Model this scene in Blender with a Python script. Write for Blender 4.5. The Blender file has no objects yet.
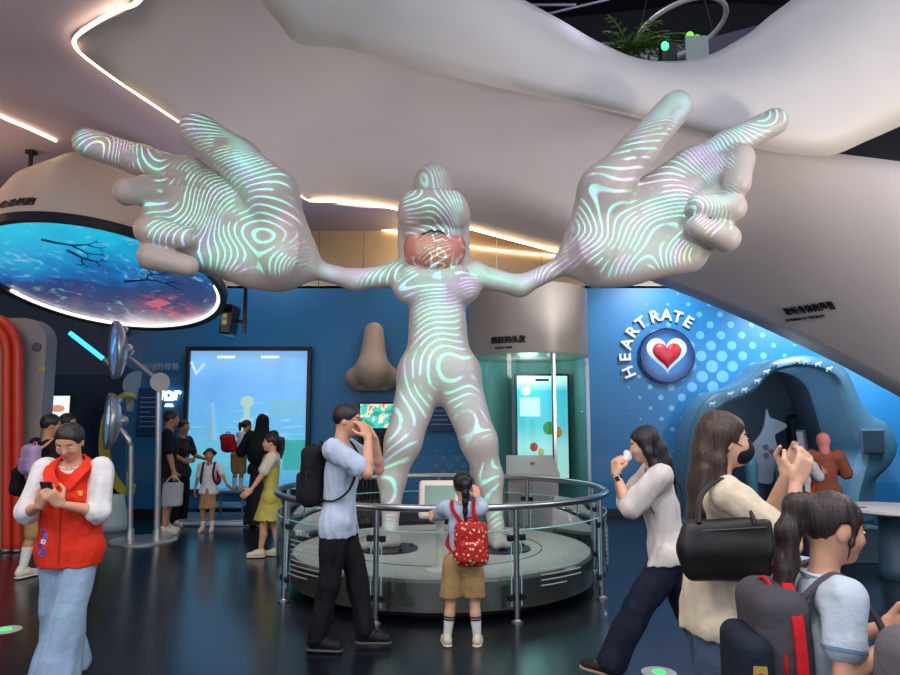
import bpy, bmesh, math, random
import numpy as np
from mathutils import Vector, Matrix
from mathutils.bvhtree import BVHTree
random.seed(7); np.random.seed(7)
SC = bpy.context.scene
COL = SC.collection
PI = math.pi
V = Vector
R = math.radians
# ------------------------------------------------------------------ camera
FOC = 700.0; EYE = 1.6; TH = math.atan(82.5/FOC)
CT, ST = math.cos(TH), math.sin(TH)
cam = bpy.data.cameras.new('camera'); cam.sensor_width = 36; cam.lens = FOC/900*36
cam.clip_start = 0.05; cam.clip_end = 200
cob = bpy.data.objects.new('camera', cam); COL.objects.link(cob)
cob.location = (0, 0, EYE); cob.rotation_euler = (PI/2+TH, 0, 0)
SC.camera = cob
def ray(px, py):
    u = (px-450)/FOC; v = (337.5-py)/FOC
    return V((u, CT-v*ST, ST+v*CT))
def at(px, py, Y):
    d = ray(px, py); return V((d.x*Y/d.y, Y, EYE+d.z*Y/d.y))
def onz(px, py, z=0.0):
    d = ray(px, py); t = (z-EYE)/d.z
    return V((d.x*t, d.y*t, z))
# ------------------------------------------------------------------ colours and materials
def lin(c):
    if isinstance(c, str):
        c = [int(c[i:i+2], 16)/255 for i in (0, 2, 4)]
    return tuple((x/12.92 if x <= .04045 else ((x+.055)/1.055)**2.4) for x in c)
_m = {}
def mat(name, col='808080', rough=.5, metal=0., emit=0., ecol=None, var=.06, scale=9., bump=0., bscale=60., trans=0., alpha=1., spec=.5, sheen=0., coat=0.):
    if name in _m: return _m[name]
    m = bpy.data.materials.new(name); m.use_nodes = True; _m[name] = m
    nt = m.node_tree; b = nt.nodes['Principled BSDF']; c = lin(col)
    b.inputs['Roughness'].default_value = rough; b.inputs['Metallic'].default_value = metal
    b.inputs['Specular IOR Level'].default_value = spec
    if coat: b.inputs['Coat Weight'].default_value = coat; b.inputs['Coat Roughness'].default_value = .1
    tc = nt.nodes.new('ShaderNodeTexCoord')
    n = nt.nodes.new('ShaderNodeTexNoise'); n.inputs['Scale'].default_value = scale; n.inputs['Detail'].default_value = 3
    nt.links.new(tc.outputs['Object'], n.inputs['Vector'])
    r = nt.nodes.new('ShaderNodeValToRGB')
    r.color_ramp.elements[0].position = .3; r.color_ramp.elements[1].position = .7
    r.color_ramp.elements[0].color = (*[max(0, x*(1-var)) for x in c], 1); r.color_ramp.elements[1].color = (*[min(1, x*(1+var)) for x in c], 1)
    nt.links.new(n.outputs['Fac'], r.inputs['Fac']); nt.links.new(r.outputs['Color'], b.inputs['Base Color'])
    if emit:
        b.inputs['Emission Strength'].default_value = emit
        b.inputs['Emission Color'].default_value = (*lin(ecol or col), 1)
    if trans: b.inputs['Transmission Weight'].default_value = trans; b.inputs['IOR'].default_value = 1.1
    if alpha < 1: b.inputs['Alpha'].default_value = alpha
    if bump:
        n2 = nt.nodes.new('ShaderNodeTexNoise'); n2.inputs['Scale'].default_value = bscale; n2.inputs['Detail'].default_value = 4
        nt.links.new(tc.outputs['Object'], n2.inputs['Vector'])
        bp = nt.nodes.new('ShaderNodeBump'); bp.inputs['Strength'].default_value = bump; bp.inputs['Distance'].default_value = .02
        nt.links.new(n2.outputs['Fac'], bp.inputs['Height']); nt.links.new(bp.outputs['Normal'], b.inputs['Normal'])
    return m
class NT:
    """small node-graph helper: every method returns an output socket"""
    def __init__(s, tree): s.t = tree
    def new(s, kind, **kw):
        n = s.t.nodes.new(kind)
        for k, v in kw.items(): setattr(n, k, v)
        return n
    def put(s, sock, v):
        if hasattr(v, 'is_output'): s.t.links.new(v, sock)
        else: sock.default_value = v
    def m(s, op, a, b=0., c=0., clamp=False):
        n = s.new('ShaderNodeMath', operation=op, use_clamp=clamp)
        for i, v in enumerate((a, b, c)): s.put(n.inputs[i], v)
        return n.outputs[0]
    def xyz(s, v):
        n = s.new('ShaderNodeSeparateXYZ'); s.put(n.inputs[0], v); return n.outputs
    def vec(s, x, y, z=0.):
        n = s.new('ShaderNodeCombineXYZ')
        for i, v in enumerate((x, y, z)): s.put(n.inputs[i], v)
        return n.outputs[0]
    def noise(s, v, scale, detail=2., rough=.5, dist=0.):
        n = s.new('ShaderNodeTexNoise'); s.put(n.inputs['Vector'], v)
        n.inputs['Scale'].default_value = scale; n.inputs['Detail'].default_value = detail
        n.inputs['Roughness'].default_value = rough; n.inputs['Distortion'].default_value = dist
        return n.outputs['Fac'], n.outputs['Color']
    def ramp(s, f, stops, interp='LINEAR'):
        n = s.new('ShaderNodeValToRGB'); s.put(n.inputs[0], f); cr = n.color_ramp; cr.interpolation = interp
        while len(cr.elements) < len(stops): cr.elements.new(.5)
        for e, (p, c) in zip(cr.elements, stops):
            e.position = p; e.color = (*(lin(c) if isinstance(c, str) else c), 1)
        return n.outputs[0]
    def mix(s, f, a, b):
        n = s.new('ShaderNodeMix', data_type='RGBA'); s.put(n.inputs[0], f)
        for i, v in ((6, a), (7, b)):
            s.put(n.inputs[i], (*lin(v), 1) if isinstance(v, str) else v)
        return n.outputs[2]
    def smooth(s, v, a, b):
        n = s.new('ShaderNodeMapRange', interpolation_type='SMOOTHSTEP'); s.put(n.inputs[0], v)
        n.inputs[1].default_value = a; n.inputs[2].default_value = b
        return n.outputs[0]
def shader(name, rough=.5):
    m = bpy.data.materials.new(name); m.use_nodes = True; _m[name] = m
    g = NT(m.node_tree); b = m.node_tree.nodes['Principled BSDF']; b.inputs['Roughness'].default_value = rough
    tc = g.new('ShaderNodeTexCoord')
    return m, g, b, tc.outputs['Object']
# ------------------------------------------------------------------ objects
def tag(o, label=None, cat=None, group=None, kind=None):
    if label: o['label'] = label
    if cat: o['category'] = cat
    if group: o['group'] = group
    if kind: o['kind'] = kind
    return o
def thing(name, label, cat, loc=(0, 0, 0), rz=0., group=None):
    o = bpy.data.objects.new(name, None); COL.objects.link(o); o.empty_display_size = .1
    o.location = loc; o.rotation_euler = (0, 0, rz)
    return tag(o, label, cat, group)
def link(name, me, m=None, parent=None, world=False, label=None, kind=None):
    """link a mesh; with world=True its coordinates are world ones and are brought into the parent's frame"""
    o = bpy.data.objects.new(name, me); COL.objects.link(o)
    if m is not None and not me.materials: me.materials.append(m)
    if parent is not None:
        o.parent = parent
        if world:
            top = parent
            mw = Matrix.Identity(4); ch = []
            while top is not None: ch.append(top); top = top.parent
            for t in reversed(ch): mw = mw @ t.matrix_basis
            me.transform(mw.inverted())
    if label: o['label'] = label
    if kind: o['kind'] = kind
    return o
def obj(name, bm, m, parent=None, world=False, smooth=False, **kw):
    me = bpy.data.meshes.new(name); bmesh.ops.recalc_face_normals(bm, faces=bm.faces[:]); bm.to_mesh(me); bm.free()
    if smooth:
        for p in me.polygons: p.use_smooth = True
    return link(name, me, m, parent, world, **kw)
def autosm(o, ang=35):
    me = o.data; a = R(ang)
    bm = bmesh.new(); bm.from_mesh(me)
    for f in bm.faces: f.smooth = True
    for e in bm.edges:
        if len(e.link_faces) == 2 and e.calc_face_angle(0) > a: e.smooth = False
    bm.to_mesh(me); bm.free(); return o
def BM(): return bmesh.new()
def frame(d, up=(0, 0, 1)):
    """matrix whose Z column is d"""
    d = V(d).normalized(); u = V(up)
    if abs(d.dot(u)) > .98: u = V((0, 1, 0)) if abs(d.y) < .9 else V((1, 0, 0))
    x = u.cross(d).normalized(); y = d.cross(x)
    return Matrix((x, y, d)).transposed()
def bx(bm, c, size, rot=None, bev=0., seg=2):
    M = Matrix.Translation(V(c)) @ (rot.to_4x4() if rot else Matrix.Identity(4)) @ Matrix.Diagonal((*size, 1))
    r = bmesh.ops.create_cube(bm, size=1, matrix=M)
    if bev: bmesh.ops.bevel(bm, geom=list({e for v in r['verts'] for e in v.link_edges}), offset=bev, segments=seg, profile=.5, affect='EDGES')
    return bm
def cyl(bm, a, b, r0, r1=None, n=24, caps=True):
    a, b = V(a), V(b); d = b-a; r1 = r0 if r1 is None else r1
    M = Matrix.Translation((a+b)/2) @ frame(d).to_4x4()
    bmesh.ops.create_cone(bm, cap_ends=caps, segments=n, radius1=r0, radius2=r1, depth=d.length, matrix=M); return bm
def sph(bm, c, r, rot=None, u=20, v=12):
    r = (r, r, r) if isinstance(r, (int, float)) else r
    M = Matrix.Translation(V(c)) @ (rot.to_4x4() if rot else Matrix.Identity(4)) @ Matrix.Diagonal((*r, 1))
    bmesh.ops.create_uvsphere(bm, u_segments=u, v_segments=v, radius=1, matrix=M); return bm
def cr(pts, n):
    """Catmull-Rom resample of a list of vectors to n points"""
    P = [V(p) for p in pts]
    if len(P) < 3: return [P[0].lerp(P[-1], i/(n-1)) for i in range(n)]
    out = []
    for i in range(n):
        t = i/(n-1)*(len(P)-1); k = min(int(t), len(P)-2); f = t-k
        p0, p1, p2, p3 = P[max(k-1, 0)], P[k], P[k+1], P[min(k+2, len(P)-1)]
        out.append(.5*((2*p1)+(p2-p0)*f+(2*p0-5*p1+4*p2-p3)*f*f+(3*p1-p0-3*p2+p3)*f**3))
    return out
def tube(bm, pts, r, n=10, closed=False, caps=True):
    P = [V(p) for p in pts]; N = len(P); rings = []; prev = None
    rr = r if isinstance(r, (list, tuple)) else [r]*N
    for i, p in enumerate(P):
        a = P[(i-1) % N] if (closed or i) else p; b = P[(i+1) % N] if (closed or i < N-1) else p
        t = (b-a).normalized()
        if prev is None: x = frame(t).col[0]
        else:
            x = prev-t*prev.dot(t); x.normalize()
        prev = x; y = t.cross(x)
        rings.append([bm.verts.new(p+(x*math.cos(2*PI*k/n)+y*math.sin(2*PI*k/n))*rr[i]) for k in range(n)])
    for i in range(N if closed else N-1):
        A, B = rings[i], rings[(i+1) % N]
        off = 0
        if closed and i == N-1:
            off = min(range(n), key=lambda o: (A[0].co-B[o].co).length)
        for k in range(n): bm.faces.new((A[k], A[(k+1) % n], B[(k+1+off) % n], B[(k+off) % n]))
    if caps and not closed: bm.faces.new(rings[0][::-1]); bm.faces.new(rings[-1])
    return bm
def ribbon(bm, pts, w, t, wdir, closed=False):
    """flat strap through pts: width w along wdir (vector or list), thickness t"""
    P = [V(p) for p in pts]; N = len(P); rings = []
    for i, p in enumerate(P):
        a = P[i-1] if i else p; b = P[i+1] if i < N-1 else p
        tg = (b-a).normalized(); wd = V(wdir[i] if isinstance(wdir, list) else wdir)
        wd = (wd-tg*wd.dot(tg)).normalized(); nn = tg.cross(wd)
        rings.append([bm.verts.new(p+wd*sx*w/2+nn*sy*t/2) for sx, sy in ((-1, -1), (1, -1), (1, 1), (-1, 1))])
    for i in range(N-1):
        for k in range(4): bm.faces.new((rings[i][k], rings[i][(k+1) % 4], rings[i+1][(k+1) % 4], rings[i+1][k]))
    bm.faces.new(rings[0][::-1]); bm.faces.new(rings[-1]); return bm
def loft(bm, curves, closed=False):
    G = [[bm.verts.new(p) for p in c] for c in curves]
    for i in range(len(G)-1):
        n = len(G[i])
        for k in range(n if closed else n-1): bm.faces.new((G[i][k], G[i][(k+1) % n], G[i+1][(k+1) % n], G[i+1][k]))
    return bm
def poly(bm, pts, depth=None):
    """flat polygon; with depth (a vector) it is extruded into a slab"""
    f = bm.faces.new([bm.verts.new(V(p)) for p in pts])
    if depth is not None:
        r = bmesh.ops.extrude_face_region(bm, geom=[f])
        bmesh.ops.translate(bm, verts=[e for e in r['geom'] if isinstance(e, bmesh.types.BMVert)], vec=V(depth))
    return bm
def lathe(bm, prof, c=(0, 0, 0), n=48, caps=True):
    c = V(c); rings = []
    for r, z in prof:
        rings.append([bm.verts.new(c+V((r*math.cos(2*PI*k/n), r*math.sin(2*PI*k/n), z))) for k in range(n)])
    for A, B in zip(rings, rings[1:]):
        for k in range(n): bm.faces.new((A[k], A[(k+1) % n], B[(k+1) % n], B[k]))
    if caps and prof[0][0] > 1e-4: bm.faces.new(rings[0][::-1])
    if caps and prof[-1][0] > 1e-4: bm.faces.new(rings[-1])
    bmesh.ops.remove_doubles(bm, verts=bm.verts[:], dist=1e-5); return bm
def textmesh(body, size, ext=.004, bold=0., align='CENTER'):
    cu = bpy.data.curves.new('lettering', 'FONT'); cu.body = body; cu.size = size; cu.extrude = ext; cu.offset = bold
    cu.align_x = align; cu.align_y = 'CENTER'; cu.resolution_u = 3
    o = bpy.data.objects.new('lettering', cu); COL.objects.link(o)
    dg = bpy.context.evaluated_depsgraph_get(); me = bpy.data.meshes.new_from_object(o.evaluated_get(dg))
    bpy.data.objects.remove(o); bpy.data.curves.remove(cu); return me
def text(name, body, size, m, parent, M, **kw):
    me = textmesh(body, size, **kw); me.transform(M); me.materials.clear()
    return link(name, me, m, parent, world=True)
# ------------------------------------------------------------------ implicit surfaces
class Sdf:
    def __init__(s, vox=.008): s.v = vox; s.ops = []; s.nz = None
    def cap(s, a, b, ra, rb=None, k=.02, sub=False, sq=None):
        """round cone a->b; sq=(axis, factor): squash along axis to factor"""
        a = np.array(a, float); b = np.array(b, float); rb = ra if rb is None else rb
        f = (np.array(V(sq[0]).normalized()), float(sq[1])) if sq else None
        m = max(ra, rb)*max(1, f[1] if f else 1)
        def fn(x, y, z):
            px, py, pz = x-a[0], y-a[1], z-a[2]; d = b-a
            if f:
                ax, q = f; w = (px*ax[0]+py*ax[1]+pz*ax[2])*(1/q-1)
                px = px+w*ax[0]; py = py+w*ax[1]; pz = pz+w*ax[2]
                d = d+ax*(d@ax)*(1/q-1)
            L = max(d@d, 1e-9); t = np.clip((px*d[0]+py*d[1]+pz*d[2])/L, 0, 1)
            return np.sqrt((px-t*d[0])**2+(py-t*d[1])**2+(pz-t*d[2])**2)-(ra+(rb-ra)*t)
        s.ops.append((fn, np.minimum(a, b)-m, np.maximum(a, b)+m, k, sub)); return s
    def ell(s, c, r, rot=None, k=.02, sub=False):
        c = np.array(c, float); r = np.array((r, r, r) if isinstance(r, (int, float)) else r, float)
        M = np.array(rot.to_3x3()).T if rot is not None else None
        m = r.max() if M is not None else r
        def fn(x, y, z):
            p = [x-c[0], y-c[1], z-c[2]]
            if M is not None: p = [M[i, 0]*p[0]+M[i, 1]*p[1]+M[i, 2]*p[2] for i in range(3)]
            k0 = np.sqrt((p[0]/r[0])**2+(p[1]/r[1])**2+(p[2]/r[2])**2)
            k1 = np.sqrt((p[0]/r[0]**2)**2+(p[1]/r[1]**2)**2+(p[2]/r[2]**2)**2)
            return k0*(k0-1)/np.maximum(k1, 1e-9)
        s.ops.append((fn, c-m, c+m, k, sub)); return s
    def box(s, c, half, rot=None, rd=.01, k=.01, sub=False):
        c = np.array(c, float); h = np.array(half, float)-rd
        M = np.array(rot.to_3x3()).T if rot is not None else None
        m = np.linalg.norm(half) if M is not None else np.array(half)
        def fn(x, y, z):
            p = [x-c[0], y-c[1], z-c[2]]
            if M is not None: p = [M[i, 0]*p[0]+M[i, 1]*p[1]+M[i, 2]*p[2] for i in range(3)]
            q = [np.abs(p[i])-h[i] for i in range(3)]
            o = np.sqrt(sum(np.maximum(e, 0)**2 for e in q))
            return o+np.minimum(np.maximum(np.maximum(q[0], q[1]), q[2]), 0)-rd
        s.ops.append((fn, c-m, c+m, k, sub)); return s
    def chain(s, pts, rs, k=.02, **kw):
        for i in range(len(pts)-1):
            ra, rb = (rs[i], rs[i+1]) if isinstance(rs, (list, tuple)) else (rs, rs)
            s.cap(pts[i], pts[i+1], ra, rb, k=k, **kw)
        return s
    def wrinkle(s, amp, freq=(8, 8, 3), seed=0): s.nz = (amp, freq, seed); return s
    def mesh(s, name):
        v = s.v; pos = [o for o in s.ops if not o[4]]
        lo = np.min([o[1] for o in pos], axis=0)-3*v; hi = np.max([o[2] for o in pos], axis=0)+3*v
        n = np.ceil((hi-lo)/v).astype(int)+1
        ax = [lo[i]+v*np.arange(n[i]) for i in range(3)]
        D = np.full(n, 1., np.float32)
        for fn, a, b, k, sub in s.ops:
            pad = k+2.5*v
            i0 = np.maximum(np.floor((a-pad-lo)/v).astype(int), 0); i1 = np.minimum(np.ceil((b+pad-lo)/v).astype(int)+1, n)
            if (i1 <= i0).any(): continue
            sl = tuple(slice(i0[i], i1[i]) for i in range(3))
            d = fn(ax[0][sl[0]][:, None, None], ax[1][sl[1]][None, :, None], ax[2][sl[2]][None, None, :]).astype(np.float32)
            e = D[sl]
            if sub:
                d = -d
                h = np.clip(.5-.5*(d-e)/k, 0, 1); D[sl] = d*(1-h)+e*h+k*h*(1-h)
            else:
                h = np.clip(.5+.5*(e-d)/k, 0, 1); D[sl] = e*(1-h)+d*h-k*h*(1-h)
        if s.nz:
            amp, fr, seed = s.nz; rg = np.random.RandomState(seed); W = 0
            X, Y, Z = ax[0][:, None, None], ax[1][None, :, None], ax[2][None, None, :]
            for q in range(5):
                w = rg.normal(size=3)*np.array(fr)*(1+.35*q)
                W = W+np.sin(w[0]*X+w[1]*Y+w[2]*Z+rg.uniform(0, 6))/(1+.3*q)
            D = D+(amp*W/2).astype(np.float32)
        me = nets(D, lo, v, name); return me
    def build(s, name, m, parent=None, **kw):
        return link(name, s.mesh(name), m, parent, **kw)
def nets(D, lo, v, name):
    S = D < 0
    Sa = S[:-1, :-1, :-1]; cnt = np.zeros(Sa.shape, np.int8)
    cs = [(i, j, k) for i in (0, 1) for j in (0, 1) for k in (0, 1)]
    N = D.shape
    for i, j, k in cs: cnt += S[i:N[0]-1+i, j:N[1]-1+j, k:N[2]-1+k]
    mask = (cnt > 0) & (cnt < 8)
    I = np.argwhere(mask); idx = np.full(mask.shape, -1, np.int32); idx[mask] = np.arange(len(I))
    acc = np.zeros((len(I), 3)); num = np.zeros(len(I))
    val = {c: D[I[:, 0]+c[0], I[:, 1]+c[1], I[:, 2]+c[2]] for c in cs}
    for a in cs:
        for ax in range(3):
            if a[ax]: continue
            b = list(a); b[ax] = 1; b = tuple(b)
            da, db = val[a], val[b]; cr_ = (da < 0) != (db < 0)
            t = np.where(cr_, da/np.where(cr_, da-db, 1), 0)
            p = np.array(a, float)[None, :].repeat(len(I), 0); p[:, ax] += t
            acc += p*cr_[:, None]; num += cr_
    P = lo+v*(I+acc/num[:, None])
    quads = []
    for ax in range(3):
        o1, o2 = [x for x in range(3) if x != ax]
        sl0 = [slice(None)]*3; sl1 = [slice(None)]*3
        sl0[ax] = slice(0, -1); sl1[ax] = slice(1, None)
        A, B = S[tuple(sl0)], S[tuple(sl1)]
        E = np.argwhere(A != B); E = E[(E[:, o1] > 0) & (E[:, o2] > 0) & (E[:, o1] < N[o1]-1) & (E[:, o2] < N[o2]-1)]
        def g(d1, d2):
            q = E.copy(); q[:, o1] += d1; q[:, o2] += d2; return idx[q[:, 0], q[:, 1], q[:, 2]]
        Q = np.stack([g(-1, -1), g(0, -1), g(0, 0), g(-1, 0)], 1)
        ins = A[E[:, 0], E[:, 1], E[:, 2]]
        if ax == 1: ins = ~ins
        Q[~ins] = Q[~ins][:, ::-1]; quads.append(Q)
    Q = np.concatenate(quads); Q = Q[(Q >= 0).all(1)]
    # one light smoothing pass
    E = np.concatenate([Q[:, [0, 1]], Q[:, [1, 2]], Q[:, [2, 3]], Q[:, [3, 0]]])
    for lam in (.5, .3):
        s = np.zeros_like(P); c = np.zeros(len(P))
        for k in range(3): s[:, k] = np.bincount(E[:, 0], P[E[:, 1], k], len(P))+np.bincount(E[:, 1], P[E[:, 0], k], len(P))
        c = np.bincount(E[:, 0], minlength=len(P))+np.bincount(E[:, 1], minlength=len(P))
        P = P*(1-lam)+lam*s/np.maximum(c, 1)[:, None]
    me = bpy.data.meshes.new(name)
    me.vertices.add(len(P)); me.vertices.foreach_set('co', P.astype(np.float32).ravel())
    me.loops.add(Q.size); me.loops.foreach_set('vertex_index', Q.astype(np.int32).ravel())
    me.polygons.add(len(Q)); me.polygons.foreach_set('loop_start', np.arange(0, Q.size, 4, dtype=np.int32))
    me.polygons.foreach_set('use_smooth', np.ones(len(Q), bool))
    me.update(calc_edges=True); return me
# ================================================================== THE SETTING
WHITE = mat('white plaster', 'd8d2cc', .55, var=.02, scale=2)
CEIL = mat('ceiling paint', 'cbc4c4', .6, var=.02, scale=2)
STEEL = mat('brushed steel', 'b4b8bc', .28, 1., var=.05, scale=30)
DARK = mat('dark paint', '14161c', .6)
BLACK = mat('black plastic', '101114', .4)
STRIP = mat('warm light strip', 'ffe2b8', .5, emit=9., ecol='ffdcae')
INK = mat('black lettering', '0c0d18', .6)
LETTER = mat('white lettering', 'eef2f6', .5)
def glassmat(name, tint, alpha, rough=.03):
    m = bpy.data.materials.new(name); m.use_nodes = True; _m[name] = m
    g = NT(m.node_tree); nt = m.node_tree; nt.nodes.remove(nt.nodes['Principled BSDF']); out = nt.nodes['Material Output']
    t = g.new('ShaderNodeBsdfTransparent'); t.inputs[0].default_value = (*lin(tint), 1)
    gl = g.new('ShaderNodeBsdfGlossy'); gl.inputs['Roughness'].default_value = rough; gl.inputs[0].default_value = (.9, .97, 1, 1)
    fr = g.new('ShaderNodeFresnel'); fr.inputs[0].default_value = 1.45
    f = g.m('ADD', g.m('MULTIPLY', fr.outputs[0], .8), alpha, clamp=True)
    mx = g.new('ShaderNodeMixShader'); nt.links.new(f, mx.inputs[0]); nt.links.new(t.outputs[0], mx.inputs[1]); nt.links.new(gl.outputs[0], mx.inputs[2])
    nt.links.new(mx.outputs[0], out.inputs[0]); return m
GLASS = glassmat('clear glass', 'e6f6f4', .03)
GLASS2 = glassmat('booth glass', 'c4e4e2', .03)

def structure(name, bm, m, smooth=False, solid=0.):
    o = obj(name, bm, m, smooth=smooth, kind='structure')
    if solid:
        md = o.modifiers.new('thickness', 'SOLIDIFY'); md.thickness = abs(solid); md.offset = 0
    return o
# floor: dark polished navy
fm, g, b, oc = shader('polished dark floor', .2)
n1, _ = g.noise(oc, 1.3, 4); n2, _ = g.noise(oc, 40, 2)
fm.node_tree.links.new(g.ramp(n1, [(.3, '0f1217'), (.7, '141a24')]), b.inputs['Base Color'])
fm.node_tree.links.new(g.m('MULTIPLY_ADD', n1, .12, .17), b.inputs['Roughness'])
bp = g.new('ShaderNodeBump'); bp.inputs['Strength'].default_value = .03; g.put(bp.inputs['Height'], n2); g.put(b.inputs['Normal'], bp.outputs[0])
b.inputs['Specular IOR Level'].default_value = .6
structure('floor', poly(BM(), [(-11, -5, 0), (11, -5, 0), (11, 14, 0), (-11, 14, 0)], (0, 0, -.2)), fm)
# back wall with the printed halftone dots
WY = 12.0
wm, g, b, oc = shader('printed blue wall', .45)
X, _, Z = g.xyz(oc)
def halftone(g, X, Z, s, cx, cz, L, r0, px=1., pz=1.):
    a = g.m('DIVIDE', g.m('ADD', X, Z), s); c = g.m('DIVIDE', g.m('SUBTRACT', X, Z), s)
    fa = g.m('SUBTRACT', g.m('FRACT', a), .5); fc = g.m('SUBTRACT', g.m('FRACT', c), .5)
    d = g.m('SQRT', g.m('ADD', g.m('MULTIPLY', fa, fa), g.m('MULTIPLY', fc, fc)))
    dx = g.m('MULTIPLY', g.m('SUBTRACT', X, cx), px); dz = g.m('MULTIPLY', g.m('SUBTRACT', Z, cz), pz)
    dd = g.m('SQRT', g.m('ADD', g.m('MULTIPLY', dx, dx), g.m('MULTIPLY', dz, dz)))
    rad = g.m('MULTIPLY', g.m('SUBTRACT', 1, g.m('DIVIDE', dd, L), clamp=True), r0)
    return g.smooth(g.m('SUBTRACT', rad, d), 0., .04)
hp = at(715, 372, WY); h2 = at(452, 466, WY)
d1 = halftone(g, X, Z, .36, hp.x, hp.z, 1.9, .46); d2 = halftone(g, X, Z, .24, h2.x, h2.z, .5, .5, .8, 1.2)
nz, _ = g.noise(oc, .5, 2)
base = g.ramp(nz, [(.3, '1a6698'), (.7, '2179ab')])
lowband = g.smooth(Z, .95, .85)
base = g.mix(g.m('MULTIPLY', g.smooth(Z, 1.02, 1.0), g.m('MULTIPLY', g.smooth(Z, .55, .57), .12)), base, '8fa6c0')
c = g.mix(g.m('MULTIPLY', d1, .6), base, '7cc0dc'); c = g.mix(g.m('MULTIPLY', d2, .25), c, '7cb0d8')
wm.node_tree.links.new(c, b.inputs['Base Color'])
PY = 11.3
outer = [(684, 575), (685, 520), (686, 470), (690, 435), (700, 408), (716, 393), (738, 386), (754, 375), (768, 362), (785, 357), (806, 355), (828, 359), (846, 368), (855, 383), (863, 401), (874, 415), (888, 423), (897, 436), (899, 452), (892, 466), (882, 474), (877, 486), (876, 520), (876, 575)]
inner = [(699, 575), (699, 520), (700, 474), (704, 446), (713, 418), (727, 405), (744, 397), (757, 389), (768, 376), (784, 369), (804, 367), (824, 372), (838, 384), (845, 402), (851, 422), (856, 440), (860, 452), (858, 464), (854, 474), (852, 486), (851, 500), (850, 520), (850, 545), (850, 575)]
def onpod(px, py, Y=PY): p = at(px, py, Y); p.z = max(p.z, 0); return p
No = 110
Oc, Ic = cr([onpod(*p) for p in outer], No), cr([onpod(*p) for p in inner], No)
notch = [V((p.x, WY, max(p.z, 0))) for p in (o.lerp(i, .4) for o, i in zip(Oc, Ic)) if p.z > .02]
notch = [V((notch[0].x, WY, 0))]+notch+[V((notch[-1].x, WY, 0))]
xl = at(128, 400, WY).x; WT = at(300, 286, WY).z
structure('wall_back', poly(BM(), [(xl, WY, 0)]+notch+[(10, WY, 0), (10, WY, WT), (xl, WY, WT)], (0, .2, 0)), wm)
NAVY = mat('navy wall', '1a3450', .5, var=.05); NAVY2 = mat('slate wall', '44546c', .5, var=.04)
WY2 = 12.6
zz = at(90, 375, WY2).z
structure('wall_left', poly(BM(), [(-10.9, WY2, 0), (-5.3, WY2, 0), (-5.3, WY2, zz), (-10.9, WY2, zz)], (0, .2, 0)), NAVY)
structure('wall_left', poly(BM(), [(-10.9, WY2, zz), (-5.3, WY2, zz), (-5.3, WY2, 5.2), (-10.9, WY2, 5.2)], (0, .2, 0)), NAVY2)
structure('baseboard_back', bx(BM(), ((xl+notch[0].x)/2, WY-.02, .06), (notch[0].x-xl, .03, .12)), mat('dark skirting', '10141c', .5))
structure('wall_left', poly(BM(), [(-10.9, -4, 0), (-10.9, 12.8, 0), (-10.9, 12.8, 5.2), (-10.9, -4, 5.2)], (-.15, 0, 0)), NAVY2)
structure('wall_right', poly(BM(), [(10, -4, 0), (10, 12.2, 0), (10, 12.2, 5.2), (10, -4, 5.2)], (.15, 0, 0)), NAVY2)
# mauve ceiling, level at 5 m
ZC = 5.0
mauve = mat('mauve ceiling paint', 'b9aec6', .6, var=.02, scale=1)
beige = mat('beige upper wall', 'c9b08c', .55, var=.03, scale=1)
# upper back wall of beige panels
UY = 12.35
def upper(name, x0, x1, z0, z1, m=None): return structure(name, poly(BM(), [(x0, UY, z0), (x1, UY, z0), (x1, UY, z1), (x0, UY, z1)], (0, .1, 0)), m or beige)
ub = WT-.02
xs = [-10.9, -2.35, -1.55, -.75, .05, .85, 1.65, 2.45, 3.25]
for x0, x1 in zip(xs, xs[1:]): upper('wall_back_panel', x0, x1-.012, ub, ZC)
upper('wall_back_panel', 3.25, 10.9, ub, ZC)
structure('trim_1', poly(BM(), [(-5.2, WY, ub-.02), (10, WY, ub-.02), (10, UY, ub-.02), (-5.2, UY, ub-.02)], (0, 0, .04)), WHITE)
# vaulted soffit that runs on into the curved hull under the ramp
cols = [  # bottom edge (px,py,depth or None = level 4.95), top edge (px,py,depth)
    ((150, -70, None), (215, -150, 4.3)), ((134, 2, None), (250, -150, 4.6)), ((95, 24, None), (290, -140, 5.0)), ((74, 40, None), (310, -110, 5.3)),
    ((84, 54, None), (320, -60, 5.8)), ((130, 88, None), (325, -10, 6.3)), ((180, 121, None), (330, 20, 6.8)),
    ((240, 160, None), (345, 36, 7.2)), ((310, 200, None), (370, 44, 7.5)), ((352, 202, 10.9), (400, 54, 7.6)),
    ((395, 208, 11.0), (430, 66, 7.6)), ((470, 228, 11.0), (500, 82, 7.6)), ((530, 244, 11.0), (550, 92, 7.6)), ((600, 262, 10.9), (610, 106, 7.7)),
    ((659, 283, 10.7), (670, 120, 7.8)), ((737, 315, 10.3), (745, 140, 7.8)), ((829, 358, 9.6), (832, 153, 7.7)), ((900, 396, 9.0), (900, 162, 7.5)),
    ((980, 440, 8.5), (985, 176, 7.3)), ((1060, 480, 8.1), (1065, 190, 7.1))]
Bc, Tc, Mc = [], [], []
for i, (bq, tq) in enumerate(cols):
    B = onz(bq[0], bq[1], 4.95) if bq[2] is None else at(*bq); T = at(*tq)
    t = min(max((i-11)/6, 0), 1); t = t*t*(3-2*t)
    M1 = B.lerp(T, .5)
    # left: bulges up (vault); right: bulges out and down towards the hall
    M1 = M1+V((0, 0, .35))*(1-t)+V((0, -.9, -.12))*t
    Bc.append(B); Tc.append(T); Mc.append(M1)
NB = 120
Bs, Ts, Ms = cr(Bc, NB), cr(Tc, NB), cr(Mc, NB)
rows = []
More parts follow.
